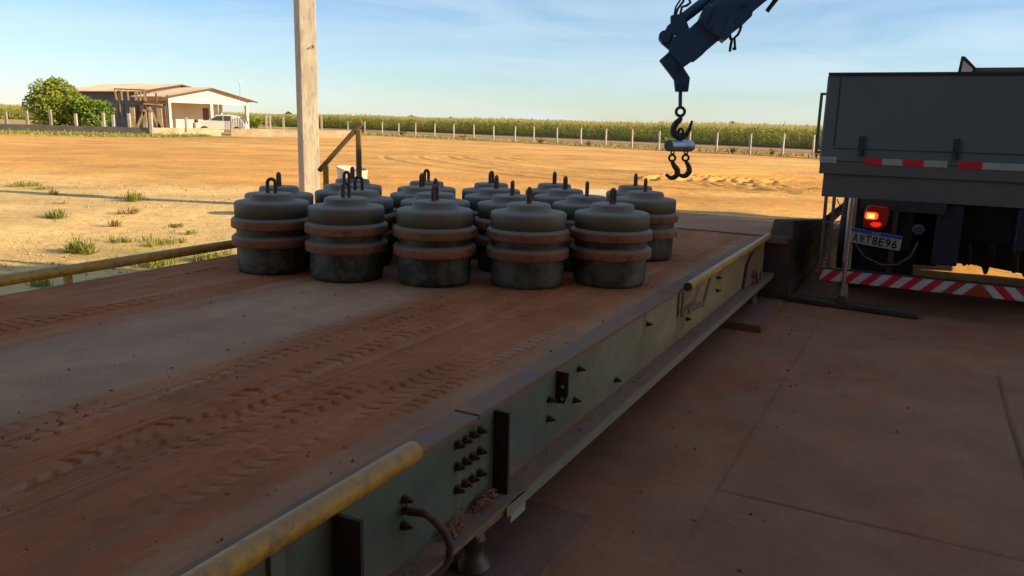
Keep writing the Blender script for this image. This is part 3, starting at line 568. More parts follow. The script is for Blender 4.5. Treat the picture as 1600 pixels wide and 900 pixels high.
# reflective tape on the tail
def tape(x0, x1, m_, z0=1.232, z1=1.285, par=bd, y=-.005, mark=True):
    mb = MB(); mb.box(x0, x1, y, y+.003, z0, z1); o = mb.build('reflective_tape', m_, par)
    if mark and m_ == 'red':
        zc = (z0+z1)/2; mb = MB(); mb.tube([(x0+(x1-x0)*.32, y-.001, zc), (x0+(x1-x0)*.32, y-.0005, zc)], .006, 8); mb.box(x0+(x1-x0)*.38, x0+(x1-x0)*.68, y-.001, y-.0005, zc-.0025, zc+.0025); mb.build('tape_mark', 'redo', o)
tape(.004, .14, 'greenwhite'); tape(.345, .49, 'red'); tape(.49, .64, 'greenwhite'); tape(.64, .795, 'red'); tape(.795, .965, 'greenwhite')
tape(1.04, 1.205, 'red'); tape(1.205, 1.50, 'greenwhite'); tape(1.50, 1.66, 'red'); tape(1.66, 1.9, 'greenwhite')
# side latch frame
mb = MB(); mb.bar((-.035, .02, 1.315), (-.035, .02, 1.795), .022, .022, up=(0, 1, 0)); mb.bar((-.045, .02, 1.80), (.01, .02, 1.80), .02, .02); mb.bar((-.045, .02, 1.318), (.01, .02, 1.318), .02, .02)
mb.build('side_frame', 'skirt', TR)
mb = MB(); mb.prism([(.95, 1.97), (.96, 2.098), (.985, 2.095), (1.075, 2.005), (1.07, 1.97)], lambda a, b, c: (a, .10+c, b), .02); tp = mb.build('top_bracket', 'seam', TR)
mb = MB(); mb.prism([(.972, 1.972), (.978, 2.065), (1.05, 2.0), (1.045, 1.972)], lambda a, b, c: (a, .087+c, b), .004); mb.build('plate_face', 'hwall', tp)
mb = MB(); mb.box(1.07, 2.2, .1, .9, 1.975, 2.01); mb.build('load_cover', 'skirt', TR)
# bumper bar with stripes
mb = MB(); mb.box(.09, BW-.10, 0, .06, .215, .335); bb = mb.build('bumper_bar', 'seam', TR, bevel=.004)
z0, z1 = .222, .322; x = .098; k = 0; mid = BW/2+.07
def sstripe(xa, xb, xc, xd, m_):
    mb = MB(); mb.add([(xa, -.003, z0), (xb, -.003, z0), (xc, -.003, z1), (xd, -.003, z1)], [(0, 1, 2, 3)]); mb.add([(xa, -.001, z0), (xb, -.001, z0), (xc, -.001, z1), (xd, -.001, z1)], [(3, 2, 1, 0)]); mb.build('stripe', m_, bb)
per = .155; sh = .10; L0 = .098; R0 = BW-.108
def clipq(xa, xb, s):
    lo = lambda v: min(max(v, L0), R0); return [lo(xa), lo(xb), lo(xb+s), lo(xa+s)]
cx = 1.305
for i in range(-22, 22):
    a = cx-.11-(i+1)*per/1.0*.55; 
sw = .0775
for i in range(24):
    b = cx-.11-i*sw; a = b-sw
    if b < L0-sh: break
    q = clipq(a, b, sh); sstripe(*q, 'white' if i % 2 == 0 else ('redo' if i == 1 else 'red'))
sstripe(cx-.11, cx+.11, cx+.025, cx-.025, 'redo')
for i in range(20):
    a = cx+.11+i*sw; b = a+sw
    if a > R0: break
    lo = lambda v: min(max(v, L0), R0); sstripe(lo(a), lo(b), lo(b-sh), lo(a-sh), 'white' if i % 2 == 0 else 'red')
# supports of the bar, ladder posts
for xa, xb in ((.085, .10), (.15, .165), (.285, .275)):
    mb = MB(); mb.bar((xa, .03, .95), (xa-.0 if xa > .2 else xa+.01, .03, .33), .026, .022, up=(0, 1, 0)); mb.build('ladder_post', 'skirt', TR)
for z in (.73, .40):
    mb = MB(); mb.bar((.09, .03, z), (.165, .03, z), .02, .014); mb.build('ladder_rung', 'skirt', TR)
mb = MB(); mb.tube([(.17, .05, .93), (.22, .05, .83), (.29, .05, .80)], .004, 6); mb.tube([(.16, .05, .70), (.22, .05, .75), (.29, .05, .82)], .004, 6); mb.build('cable', 'craneblk', TR)
ST = MB(); ST.tube([(.295, .0, .95), (.295, .0, .40)], .026, 16); st = ST.build('stabiliser_leg', 'chrome', TR)
mb = MB(); mb.tube([(.325, .02, .95), (.325, .02, .05)], .016, 12); mb.tube([(.30, 0, .45), (.30, 0, .06)], .019, 14); mb.build('rod', 'chrome', st)
mb = MB(); mb.lathe([(0, .045), (.07, .045), (.07, .06), (.035, .075), (.035, .10), (0, .10)], 16, (.30, .0, 0)); mb.build('foot', 'dark', st)
# plate
pl_ = MB(); pl_.box(-.2, .2, -.003, .003, -.062, .062); pp = pl_.build('number_plate', 'plate', TR, (.508, -.012, .618), .002); pp.rotation_euler = (0, math.radians(6.0), 0)
mb = MB(); mb.box(-.197, .197, -.0045, -.0032, .032, .060); mb.build('blue_band', 'plateblue', pp)
num = MB()
for i, chx in enumerate('AWT8E96'):
    tm = text_mesh('glyph', '6' if chx == '9' else chx, .098, 'black', None, (0, 0, 0), (0, 0, 0), 1, .0024); vs = [v.co.copy() for v in tm.data.vertices]; fs = [tuple(p.vertices) for p in tm.data.polygons]
    me_ = tm.data; bpy.data.objects.remove(tm); bpy.data.meshes.remove(me_)
    x0 = min(v.x for v in vs); x1 = max(v.x for v in vs); y0_ = min(v.y for v in vs); y1_ = max(v.y for v in vs); cx_ = -.152+.0507*i; sc = .040/(x1-x0); hh = .070/(y1_-y0_)
    out_ = []
    for v in vs:
        a_ = (v.x-(x0+x1)/2)*sc; b_ = (v.y-(y0_+y1_)/2)*hh
        if chx == '9': a_, b_ = -a_, -b_
        out_.append((cx_+a_, -.0045-v.z, -.0145+b_))
    num.add(out_, fs)
num.build('plate_number', 'black', pp)
text_mesh('plate_country', 'BRASIL', .021, 'pale', pp, (0, -.006, .039), (PI/2, 0, 0), 1, .0, 'CENTER')
# tail lamp
mb = MB(); mb.prism([(-.095, -.085), (-.1, .03), (-.075, .095), (.075, .088), (.09, .04), (.08, -.06), (.04, -.10), (-.06, -.10)], lambda a, b, c: (a, c, b), .07); tl = mb.build('tail_lamp', 'lens', TR, (.50, .0, .807), .01)
def emis(name, c, s):
    m = bpy.data.materials.new(name); m.use_nodes = True; b = m.node_tree.nodes['Principled BSDF']; b.inputs['Base Color'].default_value = (*c, 1); b.inputs['Emission Color'].default_value = (*c, 1); b.inputs['Emission Strength'].default_value = s; return m
mb = MB(); mb.prism([(-.092, -.012), (-.09, .026), (-.075, .038), (-.005, .036), (.012, .02), (.010, -.012), (-.01, -.026), (-.078, -.024)], lambda a, b, c: (a, -.037+c, b), .006); mb.build('lit_orange_lens', emis('lit_orange', (1, .13, .015), .5), tl, None, .002)
mb = MB(); mb.prism([(-.075, -.015), (-.072, .026), (-.015, .026), (-.015, -.016)], lambda a, b, c: (a, -.041+c, b), .004); mb.build('bulb', emis('lit_bulb_glow', (1, .30, .03), 1.6), tl, None, .002)
mb = MB(); mb.tube([(-.045, -.0445, .003), (-.045, -.046, .003)], .010, 10); mb.build('bulb', emis('lit_bulb', (1, .7, .2), 6), tl)
mb = MB(); mb.prism([(-.03, -.082), (-.045, -.06), (-.02, -.045), (.03, -.045), (.045, -.062), (.02, -.083)], lambda a, b, c: (a, -.037+c, b), .004); mb.build('bulb', emis('lit_red', (1, .02, .008), .45), tl)
# chassis and hidden mass
mb = MB(); mb.box(.38, .82, .45, .85, .26, .945); mb.box(.78, 1.0, .90, 1.1, .30, .93); mb.box(.40, .78, .12, .42, .52, .945); mb.box(.94, 1.13, .05, 5.8, .44, .94); mb.box(1.5, 1.7, .05, 5.8, .60, .94); mb.box(.94, 1.9, .35, .5, .62, .94); mb.build('chassis', 'navy', TR, bevel=.01)
mb = MB(); mb.box(.36, 1.0, -.0, .03, .86, .945); mb.box(.62, .66, .0, .04, .33, .9); mb.build('lamp_bracket', 'dark', TR)
mb = MB(); mb.tube([(.99-.25+.02, .045, .712), (.99-.25+.02, .055, .712)], .045, 16); 
rl = MB(); rl.lathe([(0, 0), (.05, 0), (.05, .02), (0, .02)], 18); ro = rl.build('round_lamp', 'seam', TR, (.82, .02, .72)); ro.rotation_euler = (PI/2, 0, 0)
mb = MB()
for k in range(7): a = 2*PI*k/7; mb.lathe([(0, .021), (.009, .021), (.009, .024), (0, .024)], 8, (.028*math.cos(a), .028*math.sin(a), 0))
mb.lathe([(0, .021), (.009, .021), (.009, .024), (0, .024)], 8, (0, 0, 0)); mb.build('lamp_dot', 'steelgrey', ro)
mb = MB(); mb.tube([(.36, .0, .56), (.44, -.01, .46), (.58, -.01, .405), (.70, -.01, .42), (.79, -.01, .50), (.83, 0, .62)], .009, 8); mb.build('hose', 'cable', TR)
for (x, y) in ((.30, 1.25), (2.0, 1.25), (.30, 2.6), (2.0, 2.6), (.28, 6.7), (2.02, 6.7)):
    mb = MB(); mb.lathe([(.30, -.14), (.46, -.15), (.50, -.11), (.50, .11), (.46, .15), (.30, .14)], 36); w = mb.build('wheel', 'tyre', TR, (x, y, .50)); w.rotation_euler = (0, PI/2, 0)
    mb = MB(); mb.lathe([(0, -.05), (.12, -.05), (.14, -.1), (.28, -.12), (.305, -.14), (.305, .14), (.28, .12), (.14, .1), (.12, .05), (0, .05)], 24); mb.build('rim', 'skirt', w)
mb = MB(); mb.prism([(.90, .94), (.90, .36), (1.0, .34), (1.03, .33), (1.05, .345), (1.20, .35), (1.22, .325), (1.25, .35), (1.32, .345), (1.36, .335), (1.385, .27), (1.41, .28), (1.42, .34), (1.75, .30), (1.95, .30), (1.95, .94)], lambda a, b, c: (a, .95+c, b), .12); mb.build('cross_member', 'navy', TR)
mb = MB(); mb.tube([(.4, 1.25, .5), (1.9, 1.25, .5)], .08, 12); mb.lathe([(0, -.2), (.15, -.18), (.2, 0), (.15, .18), (0, .2)], 16, (1.15, 1.25, .5)); mb.tube([(.4, 2.6, .5), (1.9, 2.6, .5)], .08, 12); mb.build('axle', 'dark', TR)
mb = MB()
for k in range(5): mb.tube([(1.2+.17*k, .3+.05*(k % 2), .62), (1.22+.17*k, .32, .50-.05*(k % 3)), (1.23+.18*k, .35, .42+.04*(k % 2))], [.03, .022, .008], 7)
mb.build('hanging_brackets', 'dark', TR)
mb = MB()
mb.tube([(1.05, 2.2, .35), (1.6, 2.2, .35)], .12, 12); mb.build('air_tank', 'navy', TR)
mb = MB(); mb.box(-.0, .03, 3.2, 5.4, .40, .92); mb.box(2.33, 2.36, 3.2, 5.4, .40, .92); mb.build('side_guard', 'skirt', TR)
mb = MB(); mb.prism([(0, 0), (0, 1.25), (.25, 1.42), (1.35, 1.42), (1.7, .8), (1.75, 0)], lambda a, b, c: (1.15+c, 6.35+a, .85+b), 2.3); cb = mb.build('cab', 'navy', TR, None, .05)
mb = MB(); mb.box(.3, 2.0, 6.335, 6.352, 1.6, 2.0); mb.build('rear_window', 'carglass', cb)
mb = MB(); mb.box(.9, 1.5, 5.9, 8.0, .6, .85); mb.build('frame_rail', 'navy', TR)
# timber under the stabiliser
tb = empty('timber_beam', tuple(DC(-.52, 7.25, 0)), RZ-.12, 'long dark timber beam lying under the truck stabiliser foot', 'timber')
mb = MB(); mb.box(-.46, .60, -.085, .085, 0.004, .048); mb.build('plank', 'wooddark', tb, bevel=.006)

# ------------------------------------------------------------------ crane
hv = Vector((.9887, -.150, 0)); nv = Vector((.150, .9887, 0)); CO = Vector((1.24, 5.8, 0))
def CP(t, z, c=0): return CO+hv*t+Vector((0, 0, z))+nv*c
CR = empty('loader_crane', tuple(CP(5.6, 0)), 0, 'dark blue hydraulic crane arm reaching down from the upper right over the platform', 'crane')
def cr(name, mb, m_, bevel=.004, par=None):
    mb.v = [tuple(Vector(v)-CR.location) for v in mb.v]; return mb.build(name, m_, par or CR, None, bevel)
inner = [(-.173, 2.018), (-.168, 2.045), (-.149, 2.114), (-.043, 2.172), (.039, 2.249), (.20, 2.30), (.22, 2.16), (.174, 2.105), (.089, 2.03), (.066, 2.003), (.009, 1.954), (-.009, 1.954), (-.065, 1.911)]
cr('boom_tip', MB().prism(inner, CP, .12), 'crane')
outer = [(.003, 2.216), (.039, 2.249), (.032, 2.269), (.051, 2.299), (.079, 2.322), (.147, 2.369), (3.3, 4.87), (3.3, 4.55), (.473, 2.37), (.374, 2.283), (.371, 2.254), (.327, 2.207), (.237, 2.135), (.204, 2.10), (.168, 2.105)]
bo = cr('boom', MB().prism(outer, CP, .19), 'crane')
cr('boom_collar', MB().prism([(.022, 2.255), (.048, 2.312), (.078, 2.335), (.11, 2.30), (.06, 2.19)], CP, .22), 'crane')
cr('boom_collar', MB().prism([(.170, 2.115), (.20, 2.088), (.235, 2.12), (.262, 2.18), (.24, 2.26)], CP, .22), 'crane')
cr('cylinder_lug', MB().prism([(-.207, 2.161), (-.193, 2.191), (-.17, 2.212), (-.176, 2.257), (-.147, 2.271), (-.098, 2.269), (-.058, 2.215), (-.038, 2.17), (-.06, 2.145), (-.107, 2.135), (-.16, 2.13)], CP, .08), 'crane')
cr('pivot_arm', MB().prism([(-.227, 2.075), (-.242, 2.12), (-.22, 2.155), (-.18, 2.155), (-.135, 2.118), (-.115, 2.085), (-.13, 2.03), (-.17, 2.03)], CP, .07), 'crane')
kb = MB(); kb.tube([CP(-.208, 2.118, -.06), CP(-.208, 2.118, .06)], .041, 20); cr('pivot_pin', kb, 'crane', .003)
cr('hydraulic_cylinder', MB().tube([CP(-.10, 2.235, 0), CP(.36, 2.60, 0), CP(2.8, 4.62, 0)], .037, 16), 'crane', 0)
cr('cylinder_clamp', MB().prism([(.079, 2.325), (.10, 2.40), (.14, 2.435), (.16, 2.42), (.165, 2.38)], CP, .11), 'crane')
head = [(-.163, 2.023), (-.234, 1.957), (-.123, 1.826), (-.108, 1.745), (-.018, 1.746), (-.013, 1.842), (-.063, 1.911), (-.10, 1.97)]
cr('boom_head', MB().prism(head, CP, .09), 'crane')
for t_, z_ in ((-.10, 1.90), (-.062, 1.78), (.10, 2.17), (.30, 2.32)):
    cr('pin', MB().tube([CP(t_, z_, -.11), CP(t_, z_, .11)], .014, 12), 'hook', 0)
mb = MB(); mb.tube([CP(-.141, 2.265, .02), CP(-.125, 2.316, .03), CP(-.092, 2.363, .03), CP(-.083, 2.404, .02), CP(-.02, 2.47, 0), CP(.25, 2.68, .06), CP(2.6, 4.65, .05)], .009, 8)
mb.tube([CP(-.11, 2.265, -.02), CP(-.101, 2.316, -.04), CP(-.07, 2.325, -.05), CP(-.045, 2.345, -.04), CP(-.056, 2.372, -.03), CP(-.082, 2.395, 0)], .009, 8)
mb.tube([CP(-.15, 2.26, .0), CP(-.14, 2.33, .05), CP(-.11, 2.38, .05), CP(-.06, 2.42, .04), CP(.2, 2.66, .03), CP(2.6, 4.70, .0)], .007, 8); cr('hose', mb, 'craneblk', 0)
mb = MB(); mb.tube([CP(.243, 2.14), CP(.247, 2.115), CP(.258, 2.10), CP(.254, 2.07), CP(.251, 2.035)], .010, 8); mb.tube([CP(.315, 2.20), CP(.309, 2.17), CP(.297, 2.14), CP(.275, 2.118), CP(.281, 2.075), CP(.284, 2.041)], .009, 8)
mb.bar(CP(.243, 2.036), CP(.259, 2.033), .03, .018); mb.bar(CP(.268, 2.044), CP(.293, 2.046), .025, .018); mb.bar(CP(.257, 2.11), CP(.278, 2.114), .02, .014); cr('hose_clip', mb, 'craneblk', 0)
mb = MB(); mb.tube([CP(.54, 2.45), CP(.535, 2.39), CP(.521, 2.358), CP(.479, 2.295)], .015, 8); mb.tube([CP(.60, 2.46), CP(.481, 2.297)], .013, 8); cr('hose_end', mb, 'craneblk', 0)
mb = MB(); mb.prism([(3.0, 4.95), (3.4, 5.05), (5.5, 4.3), (5.85, 4.2), (5.85, .0), (5.35, .0), (5.35, 3.9), (3.3, 4.45)], CP, .30); cr('crane_column', mb, 'crane', .02)
mb = MB(); mb.prism([(4.9, -.05), (4.9, .25), (6.2, .25), (6.2, -.05)], CP, .9); cr('crane_base', mb, 'navy', .02)
mb = MB(); mb.tube([CP(-.072, 1.755), CP(-.065, 1.635)], .014, 10); cr('swivel_rod', mb, 'crane', 0)
mb = MB(); P0 = CP(2.46, 2.17, .3)
mb.tube([P0+Vector((.1, 0, 2.0)), P0+Vector((.02, 0, .8)), P0+Vector((-.01, 0, .25)), P0+Vector((-.04, 0, .08)), P0+Vector((.01, 0, 0)), P0+Vector((.08, 0, .04)), P0+Vector((.12, 0, .5)), P0+Vector((.2, 0, 2.0))], .011, 8)
mb.box(P0.x+.0, P0.x+.08, P0.y-.03, P0.y+.03, P0.z-.10, P0.z-.01); cr('hose_loop', mb, 'craneblk', 0)

def smooth_pts(pts, n=6):
    P_ = [Vector(p) for p in pts]; out = []
    for i in range(len(P_)-1):
        a = P_[max(i-1, 0)]; b = P_[i]; c = P_[i+1]; d = P_[min(i+2, len(P_)-1)]
        for k in range(n):
            t = k/n; out.append(.5*((2*b)+(c-a)*t+(2*a-5*b+4*c-d)*t*t+(3*b-a-3*c+d)*t**3))
    return out+[P_[-1]]
def hook(name, eye, R, r, pts, rad, m_, label, cat, group=None, c=0):
    loc = CP(eye[0], eye[1], c); o = empty(name, tuple(loc), 0, label, cat, group)
    mb = MB(); mb.torus((0, 0, 0), nv, R, r, 24, 10); mb.build('eye', m_, o)
    sp = smooth_pts([CP(a, b, c)-loc for a, b in pts]); n = len(sp); rd = []
    for i in range(n):
        u = i/(n-1); rd.append(rad*(.75+.5*math.sin(PI*min(u*1.15, 1)))*(1 if u < .8 else 1-(u-.8)*2.2))
    mb = MB(); mb.tube(sp, rd, 12); mb.build('hook_body', m_, o); return o
bh = hook('crane_hook', (-.062, 1.606), .030, .0115, [(-.059, 1.572), (-.062, 1.55), (-.088, 1.522), (-.104, 1.482), (-.092, 1.445), (-.05, 1.425), (-.008, 1.448), (.012, 1.495), (.026, 1.545)], .0195, 'hook', 'large dark steel hook hanging from the tip of the crane arm', 'hook')
LC = empty('hanging_load_cell', tuple(CP(-.05, 1.36)), 0, 'silver cylindrical load cell hanging sideways from the large crane hook', 'load cell')
ca = Vector((.78, .62, .0)).normalized(); cc = Vector((-.0, 0, .005)); hl = .12
mb = MB(); prof = []; mb.tube([cc-ca*hl, cc+ca*hl], .041, 28, caps=False); mb.build('cylinder', 'alu', LC)
for s in (-1, 1):
    mb = MB(); mb.tube([cc+ca*(hl*s), cc+ca*(hl*s+.004*s)], .0405, 28); mb.build('end_cap', 'hook', LC)
mb = MB(); mb.torus((0, 0, .105), ca, .022, .009, 16, 8); mb.bar((0, 0, .085), (0, 0, .035), .02, .028); mb.build('shackle', 'hook', LC)
for s in (-1, 1):
    mb = MB(); q = cc+ca*(hl*.62*s); mb.torus(q+Vector((0, 0, -.046)), ca, .014, .006, 12, 6); mb.build('lower_eye', 'hook2', LC)
q1 = CP(-.05, 1.36)+ca*(-hl*.62); q2 = CP(-.05, 1.36)+ca*(hl*.62)
def small_hook(q, off, label, flip):
    loc = q+Vector((0, 0, -.082)); o = empty('small_hook', tuple(loc), 0, label, 'hook', 'small lifting hooks under the load cell')
    mb = MB(); mb.torus((0, 0, 0), nv, .022, .0085, 22, 10); mb.build('eye', 'hook2', o)
    pts = [(0, -.026), (.018, -.055), (.042, -.088), (.036, -.126), (0, -.142), (-.038, -.118)] if not flip else [(.004, -.026), (.026, -.062), (.031, -.098), (.008, -.128), (-.024, -.130), (-.046, -.112)]
    sp = smooth_pts([hv*a+Vector((0, 0, b)) for a, b in pts]); n = len(sp)
    rd = [.0175*(.7+.5*math.sin(PI*min(i/(n-1)*1.15, 1))) for i in range(n)]
    mb = MB(); mb.tube(sp, rd, 12); mb.build('hook_body', 'hook2', o)
small_hook(q1, 0, 'rusty small hook hanging under the dark left end of the load cell', False)
small_hook(q2, 0, 'rusty small hook hanging under the right end of the load cell', True)

# ------------------------------------------------------------------ vegetation helpers
def grass_tuft(x, y, r, h, n, m_, label, seed):
    rr_ = random.Random(seed); mb = MB(); n = int(n*.8); cs = [(rr_.gauss(0, .3)*r, rr_.gauss(0, .3)*r, rr_.uniform(.5, 1)) for _ in range(5)]+[(0, 0, 1)]
    for k in range(n):
        cx_, cy_, cw = rr_.choice(cs); q = r*.30*cw; bx, by = cx_+rr_.gauss(0, q*.5), cy_+rr_.gauss(0, q*.5)
        a2 = math.atan2(by-cy_, bx-cx_)+rr_.gauss(0, .5); L = h*cw*rr_.uniform(.45, 1.15); w = .0035+.003*rr_.random()
        el = rr_.uniform(.15, 1.45)**1; ch, sh = math.cos(el), math.sin(el); px, py = -math.sin(a2)*w, math.cos(a2)*w
        p1 = (bx+math.cos(a2)*L*ch*.6, by+math.sin(a2)*L*ch*.6, L*sh*.75+.01); p2 = (bx+math.cos(a2)*L*ch*1.25, by+math.sin(a2)*L*ch*1.25, L*sh*.9)
        mb.add([(bx-px, by-py, -.02), (bx+px, by+py, -.02), (p1[0]+px, p1[1]+py, p1[2]), (p1[0]-px, p1[1]-py, p1[2]), p2], [(0, 1, 2, 3), (3, 2, 4)])
    mb.lathe([(r*.35, -.03), (r*.2, .004), (0, .012)], 9)
    return tag(mb.build('grass_tuft', m_, None, (x, y, -.02)), label, 'grass tuft', 'grass tufts on the dirt yard')
TUFT = [(-6.72, 11.4, .28, .16, 260, 'grass', 'bright green grass tuft alone on the pale gravel at left'), (-6.71, 13.9, .33, .24, 200, 'grass', 'feathery weed clump on the line of the pole shadow'), (-5.91, 12.1, .22, .16, 120, 'drygrass', 'dry yellow weed clump below the feathery green one'),
        (-4.83, 8.6, .26, .22, 260, 'grass', 'spiky green grass tuft at the border of the roof shadow'), (-4.2, 9.35, .42, .10, 240, 'grass', 'wide low grass clump just right of the spiky tuft'), (-4.75, 9.3, .22, .09, 110, 'grass', 'small low grass clump between two larger ones'),
        (-5.47, 10.75, .12, .12, 70, 'drygrass', 'small dark brown weed in the middle of the gravel'), (-10.05, 16.1, .42, .14, 220, 'grass', 'patch of green grass at the far left edge'), (-8.49, 14.5, .2, .14, 90, 'drygrass', 'dark dry weed at the left part of the pole shadow'),
        (-4.65, 10.8, .2, .06, 60, 'drygrass', 'low dry weed left of the front weight, upper one'), (-4.2, 10.2, .25, .06, 80, 'grass', 'low green weed left of the front weight, lower one'), (-9.3, 15.6, .35, .10, 120, 'grass', 'thin grass patch beside the far left grass'),
        (-3.72, 7.95, .45, .09, 420, 'grass', 'green grass patch right behind the yellow rail'), (-3.15, 8.35, .4, .10, 420, 'grass', 'sunlit green grass between the rail and the leftmost weight'), (-4.2, 6.85, .16, .10, 90, 'grass', 'small shaded grass tuft below the yellow rail post'),
        (-7.6, 13.2, .25, .05, 60, 'drygrass', 'flat dry weed on the gravel above the bright tuft'), (-8.9, 12.0, .3, .05, 60, 'drygrass', 'flat dry weed at left edge of the gravel'), (-3.95, 12.3, .15, .08, 60, 'drygrass', 'short dry weed close to the foot of the pole')]
for i, t in enumerate(TUFT): grass_tuft(*t[:7], seed=i+20)
r_ = random.Random(31); pts = []
for k in range(3800):
    x = r_.uniform(-13, -2.6); y = r_.uniform(7.2, 18)
    if vnoise(x*.5, y*.5, 77)+r_.uniform(-.3, .3) > .0: pts.append((x, y, -.024))
tag(dirt_clods('yard_gravel', pts, M['wallsun'], 'stuff', None, 32, .008, .028), 'pale gravel stones scattered on the sandy ground at left', 'gravel')
mb = MB()
for k in range(4200):
    x = r_.uniform(-13, -2.4); y = r_.uniform(7.4, 17)
    if vnoise(x*.7, y*.7, 78)+r_.uniform(-.25, .25) < .08: continue
    a = r_.uniform(0, PI*2); L = r_.uniform(.03, .09); h = r_.uniform(.005, .05); w = .003; mb.add([(x-w, y, -.03), (x+w, y, -.03), (x+L*math.cos(a), y+L*math.sin(a), h)], [(0, 1, 2)])
tag(mb.build('dry_straw', 'drygrass'), 'short dry straw and weeds scattered over the sandy ground', 'grass', None, 'stuff')
def foliage(mb, blobs, n, ls, seed):
    r_ = random.Random(seed); tot = sum(b[3]**2 for b in blobs)
    for (bx, by, bz, br, sq) in blobs:
        for k in range(int(n*br*br/tot)):
            d = Vector((r_.gauss(0, 1), r_.gauss(0, 1), r_.gauss(0, 1))).normalized(); rad = br*(r_.random()**.35)*(1+.25*math.sin(5*d.x+3*d.y+bx*9)*math.sin(4*d.z+by*7))
            p = Vector((bx, by, bz))+Vector((d.x*rad, d.y*rad, d.z*rad*sq)); s = ls*r_.uniform(.5, 1.3)
            u = Vector((r_.gauss(0, 1), r_.gauss(0, 1), r_.gauss(0, .6))).normalized(); v = u.cross(Vector((r_.gauss(0, 1), r_.gauss(0, 1), r_.gauss(0, 1)))).normalized()
            mb.add([p-u*s, p+v*s*.45, p+u*s, p-v*s*.45], [(0, 1, 2, 3)])
def tree(loc, blobs, n, ls, m_, label, seed, trunk=.14, group=None, name='leafy_tree', cat='tree'):
    o = empty(name, loc, 0, label, cat, group); mb = MB(); foliage(mb, blobs, n, ls, seed); mb.build('crown', m_, o)
    mb = MB(); mb.tube([(0, 0, -.2), (.05, 0, .6), (0, .05, 1.3)], [trunk, trunk*.8, trunk*.6], 8)
    for b in blobs: mb.tube([(0, 0, .8), ((b[0])*.5, b[1]*.5, b[2]*.6), (b[0], b[1], b[2])], [trunk*.6, trunk*.4, trunk*.15], 6)
    mb.build('trunk', 'bark', o); return o
tree((-34.4, 60, 0), [(-.6, 0, 3.0, 1.0, .8), (.4, .3, 3.1, 1.0, .75), (-1.1, 0, 2.1, 1.15, .85), (.2, -.3, 1.9, 1.4, .9), (1.1, .2, 2.2, 1.2, .85), (-.3, 0, 1.0, 1.2, .7), (1.3, 0, 1.1, 1.1, .7), (.0, .2, 3.6, .55, .7)], 9500, .13, 'leaf', 'tall dense green tree behind the low wall at left', 3)
tree((-31.5, 59.6, 0), [(0, 0, 1.6, 1.1, .85), (-.6, 0, 1.9, .9, .8), (.9, 0, 1.5, .8, .7), (.2, 0, .8, 1.0, .7), (.9, .1, 2.0, .5, .6)], 4500, .14, 'leafb', 'lower brighter green tree touching the tall one, nearer the house', 4)
# grass strip by the wall
r_ = random.Random(11); mb = MB()
for k in range(9000):
    x = r_.uniform(-60, -22); y = 54.2+(x+31)*-.03+abs(r_.gauss(0, 1))*-2.2+r_.uniform(0, 1.5)+(0 if x < -25 else (x+25)*1.3)
    h = r_.uniform(.06, .22)*(1.8 if r_.random() < .06 else 1); a = r_.uniform(0, PI); w = .05
    mb.add([(x-w*math.cos(a), y-w*math.sin(a), 0), (x+w*math.cos(a), y+w*math.sin(a), 0), (x+r_.gauss(0, .06), y+r_.gauss(0, .06), h)], [(0, 1, 2)])
for k in range(5500):
    s = r_.uniform(-8, 72); p = FO+FD*s+FN*r_.gauss(1.6 if s < 30 else -.5, 1.4); h = r_.uniform(.05, .24); a = r_.uniform(0, PI); w = .05
    mb.add([(p[0]-w*math.cos(a), p[1]-w*math.sin(a), 0), (p[0]+w*math.cos(a), p[1]+w*math.sin(a), 0), (p[0]+r_.gauss(0, .06), p[1]+r_.gauss(0, .06), h)], [(0, 1, 2)])
tag(mb.build('grass_verge', 'grass'), 'thin green and yellow grass along the low wall and the concrete post fence', 'grass', None, 'stuff')
